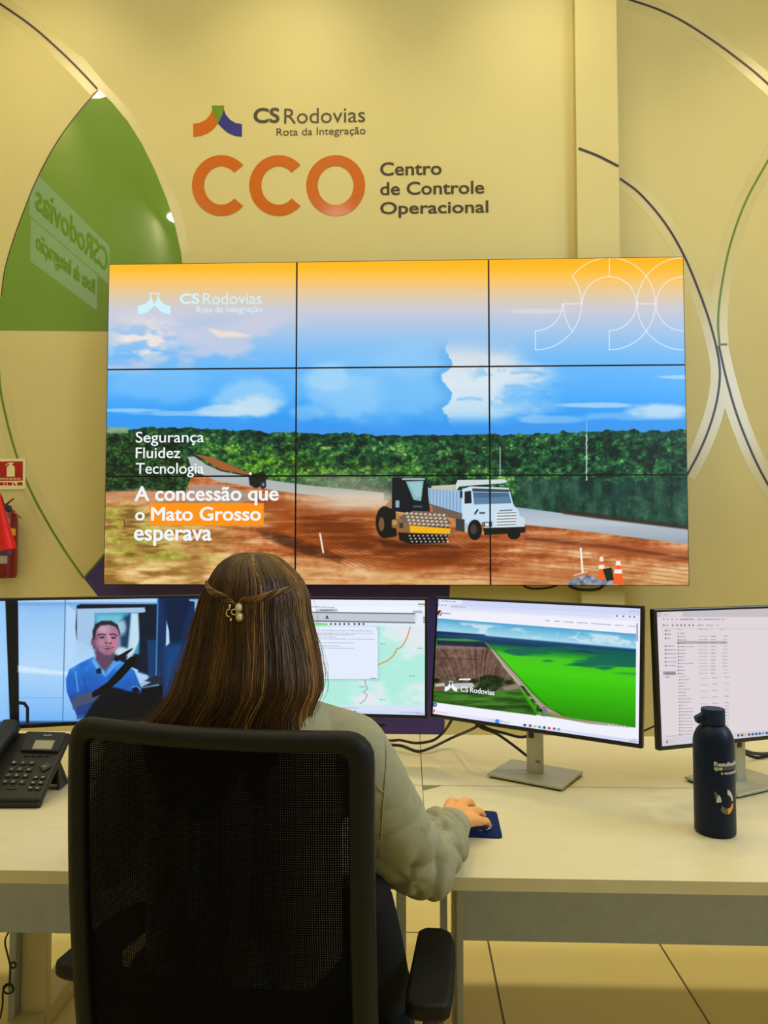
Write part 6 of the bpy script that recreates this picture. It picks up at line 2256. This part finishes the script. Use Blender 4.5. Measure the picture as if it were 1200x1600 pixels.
ex_band(823, 866, -70, 62, M['exlabel'], 'label')
ex_band(868, 880, -70, 42, M['silverlabel'], 'label', .0014)
ex_band(881, 889, -70, 8, M['cream'], 'label', .0014)
ex_band(826, 837, 52, 80, M['yellowprint'], 'label', .0016)
EW = lambda x, y, d=0: at_y(x, y, ey - d)
MB().tube([EW(8, 796), EW(8, 786)], .02, 16).build('valve', M['silver'], ext, True)
MB().box(EW(12.5, 794.5, .03), (.032, .03, .034)).build('valve_block', mat('dark_valve', (.03, .035, .06), .4, noise=.2, nscale=80), ext, bevel=.004)
MB().tube(crom([EW(4, 793, .01), EW(12, 786.5, .012), EW(21.5, 779, .012)], 4), .008, 8, flat=.5).build('carry_handle', M['exred'], ext, True)
MB().tube(crom([EW(8, 798, .01), EW(17, 800, .012), EW(25, 803, .012), EW(32, 809, .012)], 4), .008, 8, flat=.5).build('squeeze_lever', M['exred'], ext, True)
MB().tube(crom([EW(4, 790, .02), EW(1, 778, .04), EW(-3, 772, .06), EW(-6, 778, .08)], 5), .011, 10).build('hose', M['cable'], ext, True)
hp0, hp1 = EW(-4, 772, .10), EW(13.5, 859, .10)
hn = MB().tube([hp0, hp0.lerp(hp1, .35), hp1], [.016, .022, .043], 24, cap=False)
hn.tube([hp1, hp1 - (hp1 - hp0) * .01, hp0.lerp(hp1, .4)], [.043, .040, .018], 24, cap=False)
hn.build('discharge_horn', M['hornred'], ext, True)
MB().box((exx, WALL_Y - .012, H(815)), (.05, .024, .06)).build('wall_bracket', M['steel'], ext, bevel=.003)

SY = WALL_Y - .003
SP = Plane((0, SY, 0), (1, 0, 0), (0, 0, 1))
sg = thing('fire_extinguisher_sign', 'red and cream fire extinguisher sign on the wall above the extinguisher', 'sign', at_y(13, 741, WALL_Y))
poly_mb(SP, [(-14, 717), (40, 716.5), (40, 764.5), (-14, 765.5)], 0, .002).build('sign_plate', M['cream'], sg, bevel=.0008)
poly_mb(SP, [(-9, 721.3), (36, 720.8), (36, 751), (-9, 751.5)], .0021, .0004).build('red_field', M['signred'], sg)
for (x0, x1) in ((-8, -1.5), (-.5, 6), (7.5, 11), (12, 19), (27.5, 35.5)):
    poly_mb(SP, [(x0, 753.5), (x1, 753.5), (x1, 758.5), (x0, 758.5)], .0021, .0004).build('pictogram', M['signred'], sg)
poly_mb(SP, [(21, 753.5), (26, 758.5), (23, 758.8), (20.5, 756)], .0021, .0004).build('pictogram', M['signred'], sg)
poly_mb(SP, [(11, 744.8), (11, 731), (12.5, 728), (15.5, 726.5), (15.5, 725), (12.5, 725.5), (9, 728.3), (8.7, 727.2), (12, 724), (15.5, 723), (21.5, 723), (21.5, 724.5), (19, 725), (19, 726.5), (22, 728), (23.5, 731), (23.5, 744.8)], .0026, .0004).build('extinguisher_pictogram', M['cream'], sg)
lettering('lettering', 'EXTINTOR DE PÓ BC', SP, (-7, 746, 33, 750), M['cream'], sg, .02, .0026, .0004)
